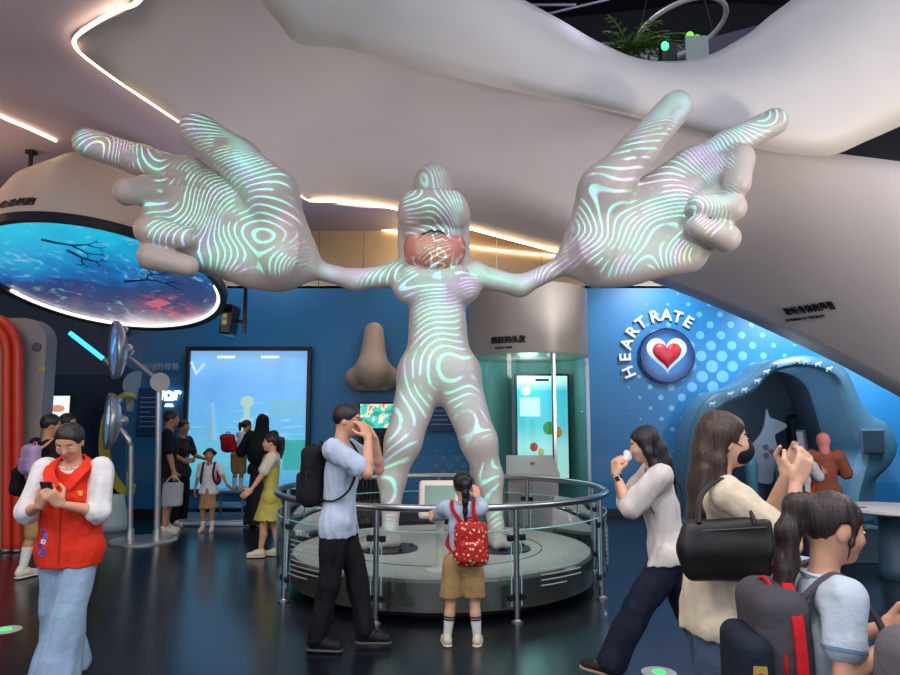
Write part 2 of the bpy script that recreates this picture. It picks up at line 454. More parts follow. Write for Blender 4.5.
for k in range(15):
    s = k/14
    rows.append([Bs[i]*(1-s)**2+Ms[i]*2*s*(1-s)+Ts[i]*s*s for i in range(NB)])
hull = loft(BM(), rows); HB = hull.copy()
HB.normal_update(); HT = BVHTree.FromBMesh(HB)
structure('ceiling_main', hull, CEIL, smooth=True, solid=.04)
edge = [V((p.x, p.y, ZC)) for p in cr(Bc[:14], 80)]
structure('ceiling_left', poly(BM(), [(-11, 1.2, ZC), (edge[0].x, 1.2, ZC)]+edge+[(edge[-1].x, 13, ZC), (-11, 13, ZC)], (0, 0, .15)), mauve)
def led(pts, r, label, n=90, m=STRIP):
    o = obj('light_strip', tube(BM(), cr(pts, n), r, 8), m); return tag(o, label, 'light strip')
off = V((0, 0, -.03))
led([onz(x, y, 4.94) for x, y in ((160, -40), (140, 0), (118, 10), (95, 23), (80, 33), (74, 42), (80, 52), (100, 68), (130, 89), (180, 122), (240, 161), (310, 201))], .015, 'warm light strip zigzagging round the corner of the mauve ceiling')
led([B+V((0, -.03, -.02)) for B in Bc[8:14]], .017, 'warm light strip curving along the vault edge behind the statue head')
led([onz(x, y, 4.985) for x, y in ((-40, 94), (0, 116), (28, 128), (56, 141))], .015, 'short straight light strip in the mauve ceiling above the white drum')
led([V((x, UY-.03, at(450, y, UY).z)) for x, y in ((at(300, 228, UY).x, 228), (at(360, 228, UY).x, 228), (at(400, 234, UY).x, 233), (at(470, 249, UY).x, 247), (at(560, 258, UY).x, 257))], .016, 'thin lower light strip along the beige panel wall')
# balcony parapet of the upper floor
par = [((205, -200, 4.2), (265, -260, 4.6)), ((235, -80, 4.7), (300, -220, 4.9)), ((262, -4, 5.2), (350, -160, 5.3)), ((278, 18, 5.4), (390, -90, 5.8)), ((300, 41, 5.7), (430, -50, 6.3)), ((350, 47, 6.2), (470, -30, 6.8)), ((430, 70, 6.8), (520, 0, 7.4)),
       ((500, 86, 7.2), (560, 22, 7.7)), ((560, 99, 7.2), (600, 45, 7.8)), ((636, 116, 7.2), (645, 62, 7.9)), ((700, 133, 7.2), (700, 60, 7.9)), ((764, 148, 7.2), (745, 38, 7.8)),
       ((800, 153, 7.2), (770, 18, 7.7)), ((832, 153, 7.2), (798, -4, 7.6)), ((866, 139, 7.15), (835, -40, 7.5)), ((900, 124, 7.1), (880, -80, 7.4)), ((990, 84, 6.9), (980, -140, 7.2))]
Pb = cr([at(*a) for a, _ in par], 110); Pt = cr([at(*c) for _, c in par], 110)
rows = []
for k in range(9):
    s = k/8; rows.append([Pb[i].lerp(Pt[i], s)+V((0, -.28*math.sin(PI*s)-.0, .0)) for i in range(110)])
rows.insert(0, [p+V((0, .35, .4)) for p in Pb])
structure('wall_upper', loft(BM(), rows), WHITE, smooth=True, solid=-.05)
# dark hall of the upper floor behind the parapet
ZU = 5.75
structure('floor_upper', poly(BM(), [(1.0, 7.75, ZU), (9, 7.75, ZU), (9, 13, ZU), (1.0, 13, ZU)], (0, 0, -.12)), mat('upper floor slab', '23242c', .4))
structure('wall_far', loft(BM(), [[V((x, 12.6+.25*math.sin(x*.9), z)) for x in np.linspace(-4, 11, 30)] for z in (5.0, 9.6)]), DARK)
structure('wall_far', loft(BM(), [[V((x, 10.4+.5*math.sin(x*.8+1), ZU+zq*(1+.14*math.cos(x*1.1-.6)))) for x in np.linspace(1.0, 11, 40)] for zq in (0, 1.8)]), mat('upper grey parapet', '5a586a', .5))
structure('ceiling_upper', poly(BM(), [(-4, 5, 9.4), (11, 5, 9.4), (11, 13, 9.4), (-4, 13, 9.4)], (0, 0, .1)), DARK)

# ================================================================== EXHIBITS ON AND NEAR THE BACK WALL
# interactive video wall
vm, g, b, oc = shader('video wall picture', .3)
X, Y_, Z = g.xyz(oc)
n1, _ = g.noise(oc, 1.2, 3); n2, _ = g.noise(g.vec(g.m('MULTIPLY', X, 1.2), 0., g.m('MULTIPLY', Z, 7.)), 2., 3)
col = g.ramp(g.m('DIVIDE', Z, 2.4), [(0, '4fa4d0'), (.2, '6ec8dc'), (.42, '6cbce8'), (.7, '70b4f0'), (1, '8cc4f8')])
col = g.mix(g.m('MULTIPLY', g.smooth(n2, .54, .68), g.m('MULTIPLY', g.smooth(Z, 1.6, 1.2), g.m('MULTIPLY', g.smooth(Z, .7, 1.), .4))), col, 'a8eef4')
col = g.mix(g.m('MULTIPLY', g.smooth(n1, .45, .75), .3), col, '4a8ede')
vm.node_tree.links.new(col, b.inputs['Emission Color']); vm.node_tree.links.new(col, b.inputs['Base Color']); b.inputs['Emission Strength'].default_value = .72
p0, p1 = at(185, 489, 11.9), at(308, 351, 11.9)
cx, w, h = (p0.x+p1.x)/2, p1.x-p0.x, p1.z-p0.z
t = thing('video_wall', 'tall wall screen glowing pale blue in a black frame', 'screen', (cx, 11.9, p0.z))
bm = BM()
for s in (-1, 1): bx(bm, (s*(w/2+.035), 0, h/2), (.07, .12, h+.14), bev=.006)
for z in (-.035, h+.035): bx(bm, (0, 0, z), (w, .12, .07))
obj('frame', bm, BLACK, t)
obj('picture', bx(BM(), (0, .03, h/2), (w, .04, h)), vm, t)
FIG = mat('screen figure', 'bfe6cc', .4, emit=.55, ecol='b8e0d0')
def inpic(px, py): return at(px, py, 11.9)-V((cx, 11.9, p0.z))+V((0, .005, 0))
bm = BM(); q = inpic(247, 402); sph(bm, q, (.11, .004, .1)); bx(bm, q+V((0, 0, -.17)), (.1, .006, .2), bev=.002); bx(bm, q+V((0, 0, -.42)), (.2, .006, .3), bev=.002)
obj('tower_picture', bm, FIG, t)
obj('tower_picture', cyl(BM(), inpic(212, 440), inpic(212, 402), .07, .015, 8), mat('screen figure dim', '9cd2ec', .4, emit=.45), t)
q = inpic(287, 408); obj('panel_picture', bx(BM(), q, (.62, .006, .3)), mat('screen panel', '84cdf0', .4, emit=.5), t)
q = inpic(295, 455); obj('panel_picture', bx(BM(), q, (.4, .006, .5)), mat('screen panel teal', '4cc4c4', .4, emit=.45), t)
obj('chevron', tube(BM(), [inpic(191, 362), inpic(196, 374), inpic(204, 364)], .022, 6), mat('screen chevron', 'dfeffb', .4, emit=.6), t)
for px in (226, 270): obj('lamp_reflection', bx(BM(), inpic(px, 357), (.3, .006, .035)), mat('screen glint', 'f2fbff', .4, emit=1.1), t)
# steel step platform under the video wall
q = onz(236, 512); t = thing('step_platform', 'low pale steel platform on the floor under the video wall', 'platform', (q.x+.5, 11.3, 0))
obj('deck', bx(BM(), (0, 0, .05), (2.1, .9, .1), bev=.01), mat('pale steel', '9fb0c0', .3, .6), t)
obj('edge_strip', bx(BM(), (0, -.46, .05), (2.1, .02, .03)), mat('pale edge', 'c8d8e4', .4), t)
t = thing('step_stool', 'pale steel step stool the bending child stands on', 'stool', (at(233, 490, 11.2).x, 11.15, .1))
st = mat('pale stool steel', '6f8ea6', .3, .5)
obj('step_top', bx(BM(), (0, 0, .4), (.5, .4, .04), bev=.01), st, t); obj('step_top', bx(BM(), (0, -.1, .2), (.55, .5, .04), bev=.01), st, t)
for sx in (-1, 1):
    for sy in (-1, 1): obj('leg', cyl(BM(), (sx*.22, sy*.16, 0), (sx*.22, sy*.16, .39), .02), st, t)
# big nose
SKIN0 = mat('matt clay', 'b29a86', .6, var=.03)
t = thing('giant_nose', 'giant beige nose sculpture mounted on the blue wall', 'sculpture', at(373, 385, 11.95))
s = Sdf(.02); O = at(373, 385, 11.95)
def nl(px, py, d): return at(px, py, 11.95-d)-O
s.cap(nl(374, 332, .02), nl(373, 366, .2), .17, .25, k=.1); s.ell(nl(373, 371, .3), (.3, .3, .27), k=.12)
s.ell(nl(358, 377, .14), (.21, .2, .18), k=.1); s.ell(nl(388, 377, .14), (.21, .2, .18), k=.1); s.cap(nl(360, 380, .02), nl(386, 380, .02), .2, k=.1)
s.ell(nl(363, 389, .27), (.1, .1, .08), k=.03, sub=True); s.ell(nl(384, 389, .27), (.1, .1, .08), k=.03, sub=True)
s.box((0, .37, .4), (1.2, .31, 1.2), k=.01, sub=True)
s.build('nose_body', SKIN0, t)
# little screen below the nose and its ribbed dark cladding
sm, g, b, oc = shader('small screen picture', .3)
n1, c1 = g.noise(oc, 6, 2); col = g.ramp(n1, [(.3, '2a9a78'), (.42, '3fc6c0'), (.52, 'f2e2b0'), (.6, 'e86a48'), (.7, '3a8fd0')], 'CONSTANT')
sm.node_tree.links.new(col, b.inputs['Emission Color']); sm.node_tree.links.new(col, b.inputs['Base Color']); b.inputs['Emission Strength'].default_value = .9
p0, p1 = at(360, 428, 11.86), at(394, 404, 11.86); cx, w, h = (p0.x+p1.x)/2, p1.x-p0.x, p1.z-p0.z
t = thing('wall_screen', 'small colourful screen on the wall under the giant nose', 'screen', (cx, 11.86, p0.z))
bm = BM(); bx(bm, (0, .06, h/2), (w+.06, .1, h+.06), bev=.008); obj('housing', bm, BLACK, t); obj('picture', bx(BM(), (0, .005, h/2), (w, .01, h)), sm, t)
p0, p1 = at(357, 500, 11.9), at(390, 432, 11.9)
t = thing('ribbed_panel', 'dark vertically ribbed panel below the small screen', 'panel', ((p0.x+p1.x)/2, 11.9, 0)); w = p1.x-p0.x
obj('backing', bx(BM(), (0, .06, p1.z/2), (w, .06, p1.z)), DARK, t); bm = BM()
for i in range(8): bx(bm, (-w/2+w*(i+.5)/8, .01, p1.z/2), (w/16, .06, p1.z), bev=.008)
obj('ribs', bm, mat('rib black', '1c2026', .4), t)
PLQ = mat('deep blue plaque', '123a68', .4, var=.04); PALE = mat('pale print', '8fb4d8', .5)
def plaque(px0, py0, px1, py1, Y, label, lines, title=None):
    a, c = at(px0, py1, Y), at(px1, py0, Y); w, h = c.x-a.x, c.z-a.z
    t = thing('text_plaque', label, 'plaque', ((a.x+c.x)/2, Y, a.z))
    obj('board', bx(BM(), (0, .02, h/2), (w, .04, h), bev=.006), PLQ, t); bm = BM()
    for i in range(lines):
        L = w*.8*(1 if (i % 4) < 3 else .55); bx(bm, (-w*.4+L/2, -.002, h*.8-i*h*.7/lines), (L, .004, .012))
    obj('printed_lines', bm, PALE, t); return t, w, h
plaque(427, 400, 466, 432, 11.965, 'dark blue text plaque on the wall between the statue legs', 5)
plaque(136, 388, 162, 436, 11.965, 'dark blue text board behind the steel pole', 7)
t = thing('wall_print', 'pale rounded shapes printed on the blue wall beside the video wall', 'mural', at(150, 380, 11.96))
O = at(150, 380, 11.96)
for px, py, r, m_ in ((142, 352, .42, 'slate print'), (138, 385, .3, 'light print'), (160, 372, .22, 'slate print'), (131, 405, .14, 'light print')):
    me_ = mat(m_, '3f668c' if m_[0] == 's' else '7f9cb8', .5)
    obj('disc', cyl(BM(), at(px, py, 11.985)-O, at(px, py, 12.02)-O, r*.8, n=40), me_, t)
text('lettering', '运动的骨骼', .13, mat('grey print', '9fb6cc', .5), t, Matrix.Translation(at(160, 367, 11.94)) @ Matrix.Rotation(PI/2, 4, 'X'), ext=.006)
t = thing('lit_wall_lettering', 'glowing white lettering on the wall beside the video wall', 'lettering', at(170, 400, 11.96))
GLOW = mat('glowing lettering', 'f2fbff', .4, emit=1.6)
text('lettering', 'for', .3, GLOW, t, Matrix.Translation(at(170, 394, 11.94)) @ Matrix.Rotation(PI/2, 4, 'X') @ Matrix.Shear('XZ', 4, (.0, .0)), ext=.01, bold=.012)
bm = BM()
for py, L in ((400, .16), (404.5, .12), (406, .15)): bx(bm, at(169, py, 11.95), (L, .01, .028))
obj('small_lettering', bm, GLOW, t, world=True)
# HEART RATE emblem
O = at(666, 356, WY-.02)
t = thing('heart_rate_emblem', 'round HEART RATE emblem with a red heart on the blue wall', 'emblem', O)
hm, g, b, oc = shader('emblem disc print', .35)
X, Y_, Z = g.xyz(oc)
d = g.m('SQRT', g.m('ADD', g.m('MULTIPLY', X, X), g.m('MULTIPLY', Z, Z)))
hm.node_tree.links.new(g.ramp(d, [(.0, '2f86c0'), (.3, '2470a8'), (.4, '0e3c74'), (.47, '06224c')]), b.inputs['Base Color'])
obj('disc', cyl(BM(), (0, 0, 0), (0, -.05, 0), .47, .45, n=64), hm, t)
bm = BM(); tube(bm, [V((.475*math.cos(a), -.03, .475*math.sin(a))) for a in np.linspace(0, 2*PI, 64, endpoint=False)], .012, 8, closed=True); obj('rim', bm, mat('emblem rim', '0e3c74', .3), t)
def heart(sc, n=60, dz=0.):
    out = []
    for i in range(n):
        a = 2*PI*i/n; x = 16*math.sin(a)**3; z = 13*math.cos(a)-5*math.cos(2*a)-2*math.cos(3*a)-math.cos(4*a)
        out.append(V((x*sc, 0, (z+2)*sc+dz)))
    return out
def inflate(path, depth, y, rings=5):
    bm = BM(); c = V((0, y, sum(p.z for p in path)/len(path))); cv = []
    for k in range(rings+1):
        s = k/rings; f = math.cos(s*PI/2); cv.append([V((p.x*f, y-depth*math.sin(s*PI/2), c.z+(p.z-c.z)*f)) for p in path])
    cv[-1] = [V((0, y-depth, c.z))+(p-c)*.02 for p in path]
    cv = [[V((p.x, min(p.y, y), p.z)) for p in r] for r in cv]
    loft(bm, cv, closed=True); bm.faces.new([v for v in bm.verts[-len(path):]]); return bm
obj('halo', inflate(heart(.0215), .02, -.05), mat('emblem halo', 'd6dfe8', .5), t, smooth=True)
obj('heart', inflate(heart(.0155), .06, -.065), mat('emblem red', 'cc2c3c', .35, var=.1), t, smooth=True)
word = 'HEART RATE'; angs = [203, 182, 162.5, 144, 126, None, 105, 88, 72, 56]
for ch, a in zip(word, angs):
    if a is None: continue
    a = R(a); rr = .7
    M = Matrix.Translation(O+V((rr*math.cos(a), -.02, rr*math.sin(a)))) @ Matrix.Rotation(-(a-PI/2), 4, 'Y') @ Matrix.Rotation(PI/2, 4, 'X')
    text('letter', ch, .275, LETTER, t, M, ext=.015, bold=.006)
# glass hair booth
bc = at(529, 420, 10.25); bc = V((bc.x, 10.25, 0)); BR = .86
zb, zt = at(529, 353, 9.45).z, at(529, 282, 9.45).z
t = thing('hair_booth', 'round glass booth with a grey drum top and lit screen inside', 'booth', bc)
drum = mat('satin grey drum', 'b6aea6', .35, .1, var=.02)
obj('drum', lathe(BM(), [(BR, zb), (BR+.01, zb+.03), (BR+.01, zt), (BR-.05, zt)], n=64), drum, t, smooth=False); autosm(t.children[-1])
obj('base', lathe(BM(), [(BR+.02, 0), (BR+.02, .08), (BR-.02, .1)], n=64), STEEL, t)
def arc(r, a0, a1, n, z): return [V((r*math.cos(a), r*math.sin(a), z)) for a in np.linspace(a0, a1, n)]
for a0, a1 in ((-172, -74), (-72, -8)):
    obj('glass_pane', loft(BM(), [arc(BR-.03, R(a0), R(a1), 24, z) for z in (.1, zb)]), GLASS2, t)
obj('back_shell', loft(BM(), [arc(BR-.02, R(-6), R(186), 40, z) for z in (.1, zb)]), mat('teal booth back', '8fb8b4', .5, var=.03), t)
for a in (-174, -73, -6): obj('mullion', bx(BM(), ((BR-.01)*math.cos(R(a)), (BR-.01)*math.sin(R(a)), zb/2+.05), (.05, .05, zb-.1), Matrix.Rotation(R(a), 3, 'Z'), bev=.006), STEEL, t)
text('lettering', '疯狂的头发', .1, INK, t, Matrix.Translation(V((bc.x-.36, bc.y-.8, at(503, 340, 9.45).z))) @ Matrix.Rotation(R(-24), 4, 'Z') @ Matrix.Rotation(PI/2, 4, 'X'), ext=.012, bold=.003)
text('small_lettering', 'CRAZY HAIR', .045, INK, t, Matrix.Translation(V((bc.x-.42, bc.y-.772, at(497, 347.5, 9.45).z))) @ Matrix.Rotation(R(-28), 4, 'Z') @ Matrix.Rotation(PI/2, 4, 'X'), ext=.008)
p0, p1 = at(518, 478, 10.6), at(567, 376, 10.6); cx, w, h = (p0.x+p1.x)/2-bc.x, p1.x-p0.x, p1.z-p0.z
t = thing('booth_screen', 'tall lit display standing inside the glass hair booth', 'screen', (cx+bc.x, 10.6, .0))
bmat, g, b, oc = shader('booth screen picture', .3)
X, Y_, Z = g.xyz(oc); v_, _ = g.noise(oc, 5, 2)
col = g.ramp(g.m('DIVIDE', g.m('SUBTRACT', Z, p0.z), h), [(0, 'd8f0ec'), (.3, 'c4ecea'), (.5, '6cd0dc'), (.85, '48c4dc'), (.95, 'e4f6f4'), (1, 'f0fcfa')])
bmat.node_tree.links.new(col, b.inputs['Emission Color']); bmat.node_tree.links.new(col, b.inputs['Base Color']); b.inputs['Emission Strength'].default_value = .85
obj('stand', bx(BM(), (0, .06, p0.z/2+.1), (w*.5, .1, p0.z)), BLACK, t)
obj('bezel', bx(BM(), (0, .04, p0.z+h/2), (w+.07, .08, h+.07), bev=.01), BLACK, t)
obj('picture', bx(BM(), (0, -.004, p0.z+h/2), (w, .012, h)), bmat, t)
O = V((cx+bc.x, 10.6, 0))
def onbs(px, py): return at(px, py, 10.585)-O
for nm, px, py, r, c_ in (('plant_picture', 549, 428, .09, '3c9a4c'), ('orange_picture', 557, 432, .08, 'e08c48'), ('red_picture', 534, 447, .06, 'd8504c'), ('yellow_picture', 541, 452, .05, 'e6c25c')):
    obj(nm, sph(BM(), onbs(px, py), (r, .004, r*1.1)), mat(nm, c_, .4, emit=.6), t)
obj('speech_panel', bx(BM(), onbs(530, 407), (.3, .006, .28), bev=.002), mat('screen speech', 'e8f8fa', .4, emit=.9), t)
obj('sun_picture', cyl(BM(), onbs(526, 391), onbs(526, 391)+V((0, .008, 0)), .07), mat('screen sun', 'f4fcfc', .4, emit=1.), t)
obj('title_bar', bx(BM(), onbs(542, 380), (.2, .006, .04)), BLACK, t)
# grey kiosk in front of the booth
q = at(532, 480, 9.0)
t = thing('grey_kiosk', 'grey console with a sloping top in front of the glass booth', 'console', (at(531, 470, 9.0).x, 9.0, 0))
z1, z0 = at(531, 456, 9.0).z, at(531, 474, 8.8).z; w = .66
gk = mat('kiosk grey', 'a7a5a2', .4, var=.02)
bm = BM(); poly(bm, [(-w/2+.03, .2, z1), (w/2-.03, .2, z1), (w/2, -.24, z0), (-w/2, -.24, z0)], (0, 0, -.04)); obj('sloping_top', bm, gk, t)
bm = BM(); loft(bm, [[V((sx*(w/2-.02), sy, z)) for sx, sy in ((-1, -.22), (1, -.22), (1, .18), (-1, .18))] for z in (0, z0-.05)], closed=True); bm.faces.new(bm.verts[-4:]); obj('cabinet', bm, mat('kiosk side', '8c8a88', .4), t)
obj('button', cyl(BM(), (.02, 0, (z0+z1)/2-.02), (.02, 0, (z0+z1)/2+.03), .03), mat('kiosk button', 'b05040', .4), t)
# hull lettering, set on the curved surface
def onhull(px, py):
    d = ray(px, py).normalized(); p, n, i, dist = HT.ray_cast(V((0, 0, EYE)), d)
    if n.dot(d) > 0: n = -n
    return p, n
def hull_text(t, body, px0, py0, px1, py1, size, name, **kw):
    p0, n = onhull(px0, py0); p1, _ = onhull(px1, py1); x = (p1-p0).normalized(); pm, nm = onhull((px0+px1)/2, (py0+py1)/2)
    y = nm.cross(x).normalized(); z = x.cross(y)
    M = Matrix((x, y, z)).transposed().to_4x4(); M.translation = pm+z*.04
    me = textmesh(body, size, **kw); w = max(v.co.x for v in me.vertices)-min(v.co.x for v in me.vertices)
    me.transform(M @ Matrix.Diagonal(((p1-p0).length/w, 1, 1, 1))); me.materials.clear()
    return link(name, me, INK, t, world=True)
p, n = onhull(810, 310)
t = thing('hull_lettering', 'bold black Chinese lettering on the white curved ramp hull', 'lettering', p)
hull_text(t, '聆听身体的声音', 786, 311, 835, 303.5, .14, 'lettering', ext=.006, bold=.002)
hull_text(t, 'LISTENING TO THE BODY', 786.5, 319, 826, 314, .06, 'small_lettering', ext=.005)
# ------------------------------------------------------------------ the exhibit pod with its thick wavy rim
pc = onpod(780, 560); pc.z = 0
t = thing('exhibit_pod', 'cave-like exhibit pod framed by a thick wavy pale blue rim', 'exhibit', pc)
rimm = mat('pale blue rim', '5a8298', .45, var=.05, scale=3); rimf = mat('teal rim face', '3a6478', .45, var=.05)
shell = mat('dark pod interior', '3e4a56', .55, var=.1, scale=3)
def sh(c, dy, k=0.): return [V((p.x, p.y+dy, max(p.z, 0))) for p in c]
mid = [o.lerp(i, .75) for o, i in zip(Oc, Ic)]
obj('rim', loft(BM(), [sh(Ic, 1.0), sh(Ic, .1), sh(Ic, .02), sh(mid, -.02)]), rimm, t, world=True, smooth=True)
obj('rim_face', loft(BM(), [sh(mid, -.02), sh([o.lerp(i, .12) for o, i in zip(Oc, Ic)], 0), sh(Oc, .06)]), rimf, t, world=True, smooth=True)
obj('outer_shell', loft(BM(), [sh(Oc, .06), sh(Oc, .3), sh(Oc, WY-PY)]), rimm, t, world=True, smooth=True)
back = []
for p in Ic:
    q = V((pc.x+(p.x-pc.x)*1.12, PY+2.2, p.z*1.12)); back.append(q)
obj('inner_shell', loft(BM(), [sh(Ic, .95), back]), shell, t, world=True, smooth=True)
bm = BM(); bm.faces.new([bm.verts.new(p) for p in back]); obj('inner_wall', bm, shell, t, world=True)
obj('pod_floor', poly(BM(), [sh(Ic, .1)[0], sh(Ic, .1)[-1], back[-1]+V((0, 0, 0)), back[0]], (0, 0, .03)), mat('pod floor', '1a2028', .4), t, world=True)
# small pale animal marks printed along the rim
MARK = mat('pale rim mark', 'b4cdd8', .5)
for k, (px, py) in enumerate(((697, 432), (703, 419), (712, 404), (730, 394), (744, 390), (757, 381), (766, 372), (776, 364), (797, 361), (806, 362), (818, 364), (829, 369))):
    p = onpod(px, py, PY-.045); bm = BM(); L = .05
    sph(bm, p, (L, .012, L*.5), u=10, v=6); sph(bm, p+V((L*.9, 0, L*.5)), (L*.4, .012, L*.35), u=8, v=6)
    for s in (-.6, .5): cyl(bm, p+V((s*L, 0, -.01)), p+V((s*L*1.2, 0, -L*.9)), L*.16, n=6)
    obj('animal_mark', bm, MARK, t, world=True)
# drawings inside the pod
DRAW = mat('pale pod drawing', '55616c', .6)
for px0, py0, px1, py1 in ((800, 383, 838, 384), (795, 398, 842, 398), (800, 413, 848, 414), (812, 430, 850, 431)):
    obj('drawn_line', tube(BM(), [onpod(px0, py0, PY+2.15), onpod(px1, py1, PY+2.15)], .008, 6), DRAW, t, world=True)
bm = BM(); p = onpod(813, 413, PY+2.15); sph(bm, p, (.14, .02, .07)); obj('fish_drawing', bm, DRAW, t, world=True)
bm = BM(); p = onpod(797, 420, PY+2.1); sph(bm, p+V((0, 0, .2)), (.1, .02, .13)); bx(bm, p+V((0, 0, -.2)), (.36, .03, .6), bev=.1, seg=3); obj('shadow_drawing', bm, mat('darker pod drawing', '1a222c', .6), t, world=True)
# white dog cut-out
O = onpod(765, 470, PY+1.3); O.z = 0
t = thing('dog_cutout', 'grey-white dog cut-out sitting inside the pod', 'cut-out', O)
dog = [(767, 409), (770, 417), (777, 420), (786, 424), (786, 428), (779, 432), (775, 436), (777, 446), (776, 458), (774, 472), (770, 484), (748, 478), (744, 466), (746, 455), (752, 445), (759, 437), (764, 428), (766, 418)]
q = [at(x, y, PY+1.3) for x, y in dog]
bm = BM(); poly(bm, cr(q+[q[0]], 60)[:-1], (0, .05, 0)); obj('silhouette', bm, mat('cutout grey', '848c94', .5), t, world=True)
obj('post', bx(BM(), (at(760, 480, PY+1.33).x, PY+1.38, .45), (.12, .06, .9)), mat('cutout post', '2c3640', .5), t, world=True)
for dx, dz in ((0, 0), (0, -.14), (.1, -.08)):
    p = at(766, 447, PY+1.28)+V((dx, 0, dz)); obj('paw_mark', cyl(BM(), p, p+V((0, .03, 0)), .045, n=16), mat('cutout mark', '4a525c', .5), t, world=True)
TEAL = mat('teal leg panel', '3a6a7c', .5)
for px, w, lab in ((752, .3, 'teal rounded support under the dog cut-out'), (786, .34, 'teal rounded support beside the boy in the pod')):
    p = onpod(px, 500, PY+.95); t = thing('rounded_support', lab, 'support', (p.x, PY+.95, .03))
    obj('column', lathe(BM(), [(w*.5, 0), (w*.38, .15), (w*.36, .5), (w*.42, .8), (w*.3, .92), (0.001, .95)], n=32), TEAL, t, smooth=True)
    obj('foot_ring', lathe(BM(), [(w*.55, 0), (w*.55, .04), (w*.4, .05)], n=32), mat('teal dark ring', '24485a', .5), t)
# little console and white round shelf on the pod's flank
p0, p1 = at(863, 453, PY-.06), at(884, 430, PY-.06)
t = thing('pod_console', 'small square grey screen on the bulge of the pod rim', 'screen', ((p0.x+p1.x)/2, PY-.06, p0.z)); w = p1.x-p0.x; h = p1.z-p0.z
obj('bezel', bx(BM(), (0, .02, h/2), (w+.02, .05, h+.02), bev=.012), mat('console bezel', '4c6678', .4), t); obj('display', bx(BM(), (0, -.006, h/2), (w-.03, .01, h-.03)), mat('console display', '33444f', .25), t)
tc_ = at(893, 507, 7.4); tz = tc_.z
t = thing('round_table', 'white round table top on a pale block beside the pod', 'table', (tc_.x, 7.4, 0))
obj('table_top', lathe(BM(), [(0.001, tz-.05), (.46, tz-.05), (.5, tz-.03), (.5, tz-.005), (.48, tz), (.001, tz)], n=56), mat('white table', 'd8d4cc', .35), t); autosm(t.children[-1])
obj('column', lathe(BM(), [(.2, .0), (.16, .1), (.14, tz-.05)], n=32), mat('table column', '2c4a5e', .5), t, smooth=True)
obj('slot', bx(BM(), (-.36, -.05, tz+.003), (.1, .03, .006)), BLACK, t)
p = onz(850, 556); t = thing('plinth_block', 'low blue-grey block on the floor at the pod foot', 'plinth', (p.x, PY-.45, 0)); t.location.y = 8.25
z_ = at(850, 530, 8.1).z; obj('block', bx(BM(), (0, 0, z_/2), (.36, .3, z_), bev=.01), mat('block blue grey', '4c6878', .5), t); obj('block_top', bx(BM(), (0, 0, z_+.008), (.38, .32, .016), bev=.004), mat('block top', '5c7888', .5), t)
# ------------------------------------------------------------------ hanging white drum with the oval screen
DC = at(103, 281, 8.6); DR = 118/FOC*8.75
tilt = R(-16)
t = thing('hanging_drum', 'white hanging drum with a glowing blue oval screen underneath', 'exhibit', DC); t.rotation_euler = (tilt, 0, R(-6))
cellm, g, b, oc = shader('cell screen picture', .3)
X, Y_, Z = g.xyz(oc)
n1, _ = g.noise(oc, 1.7, 5, .6, .6); n2, _ = g.noise(oc, 4.5, 5, .6, 1.2); n3, _ = g.noise(oc, 2.2, 3)
f = g.m('ADD', g.m('DIVIDE', Y_, 2.7), g.m('ADD', g.m('MULTIPLY', g.m('SUBTRACT', n1, .5), .55), .5))
col = g.ramp(f, [(0, '27cdf0'), (.22, '18b0e4'), (.42, '1478c0'), (.55, '244a86'), (.7, '3c4472'), (.85, '6a6a86'), (1, 'd6ccd0')])
col = g.mix(g.m('MULTIPLY', g.smooth(n2, .56, .72), .55), col, 'a8e4f8')
dx = g.m('SUBTRACT', X, .42); dy = g.m('SUBTRACT', Y_, .85)
pk = g.m('SQRT', g.m('ADD', g.m('MULTIPLY', dx, dx), g.m('MULTIPLY', dy, dy)))
col = g.mix(g.m('MULTIPLY', g.smooth(pk, .55, .0), g.smooth(n2, .42, .58)), col, 'e8687c')
cellm.node_tree.links.new(col, b.inputs['Emission Color']); b.inputs['Base Color'].default_value = (.02, .03, .05, 1); b.inputs['Emission Strength'].default_value = .85
obj('screen', cyl(BM(), (0, 0, .02), (0, 0, .06), DR*.955, n=80), cellm, t)
obj('body', lathe(BM(), [(DR, -.02), (DR+.005, .1), (DR*.98, .3), (DR*.86, .85), (DR*.62, 1.28), (DR*.5, 1.36), (.001, 1.38)], n=80, caps=False), mat('drum white', 'c9bcb2', .5, var=.02), t, smooth=True)
obj('dark_rim', lathe(BM(), [(DR*.95, .03), (DR*.955, -.03), (DR+.012, -.04), (DR+.016, .06), (DR, .06)], n=80, caps=False), mat('drum rim', '161c2c', .4), t)
a = [V((DR*.94*math.cos(q), DR*.94*math.sin(q), -.005)) for q in np.linspace(R(8), R(172), 60)]
obj('light_rim', tube(BM(), a, .022, 8), mat('drum rim light', 'fff0e0', .5, emit=1.8), t)
rg = random.Random(3)
TW = mat('screen branch', '10305c', .5)
def twig(bm, p, d, L, r, n):
    q = p+V((math.cos(d), math.sin(d), 0))*L; tube(bm, [p, p.lerp(q, .5)+V((rg.uniform(-.03, .03), rg.uniform(-.03, .03), 0)), q], [r, r*.85, r*.6], 6)
    if n:
        for s in (-1, 1): twig(bm, q, d+s*rg.uniform(.3, .9), L*.66, r*.65, n-1)
for p, d, L in (((-.15, -1.0, .012), .5, .3), ((.0, -.75, .012), 1.2, .2), ((.25, .05, .012), -.1, .32)):
    bm = BM(); twig(bm, V(p), d, L, .016, 3); obj('branch_picture', bm, TW, t)
bpy.context.view_layer.update()
MW = t.matrix_world.copy()
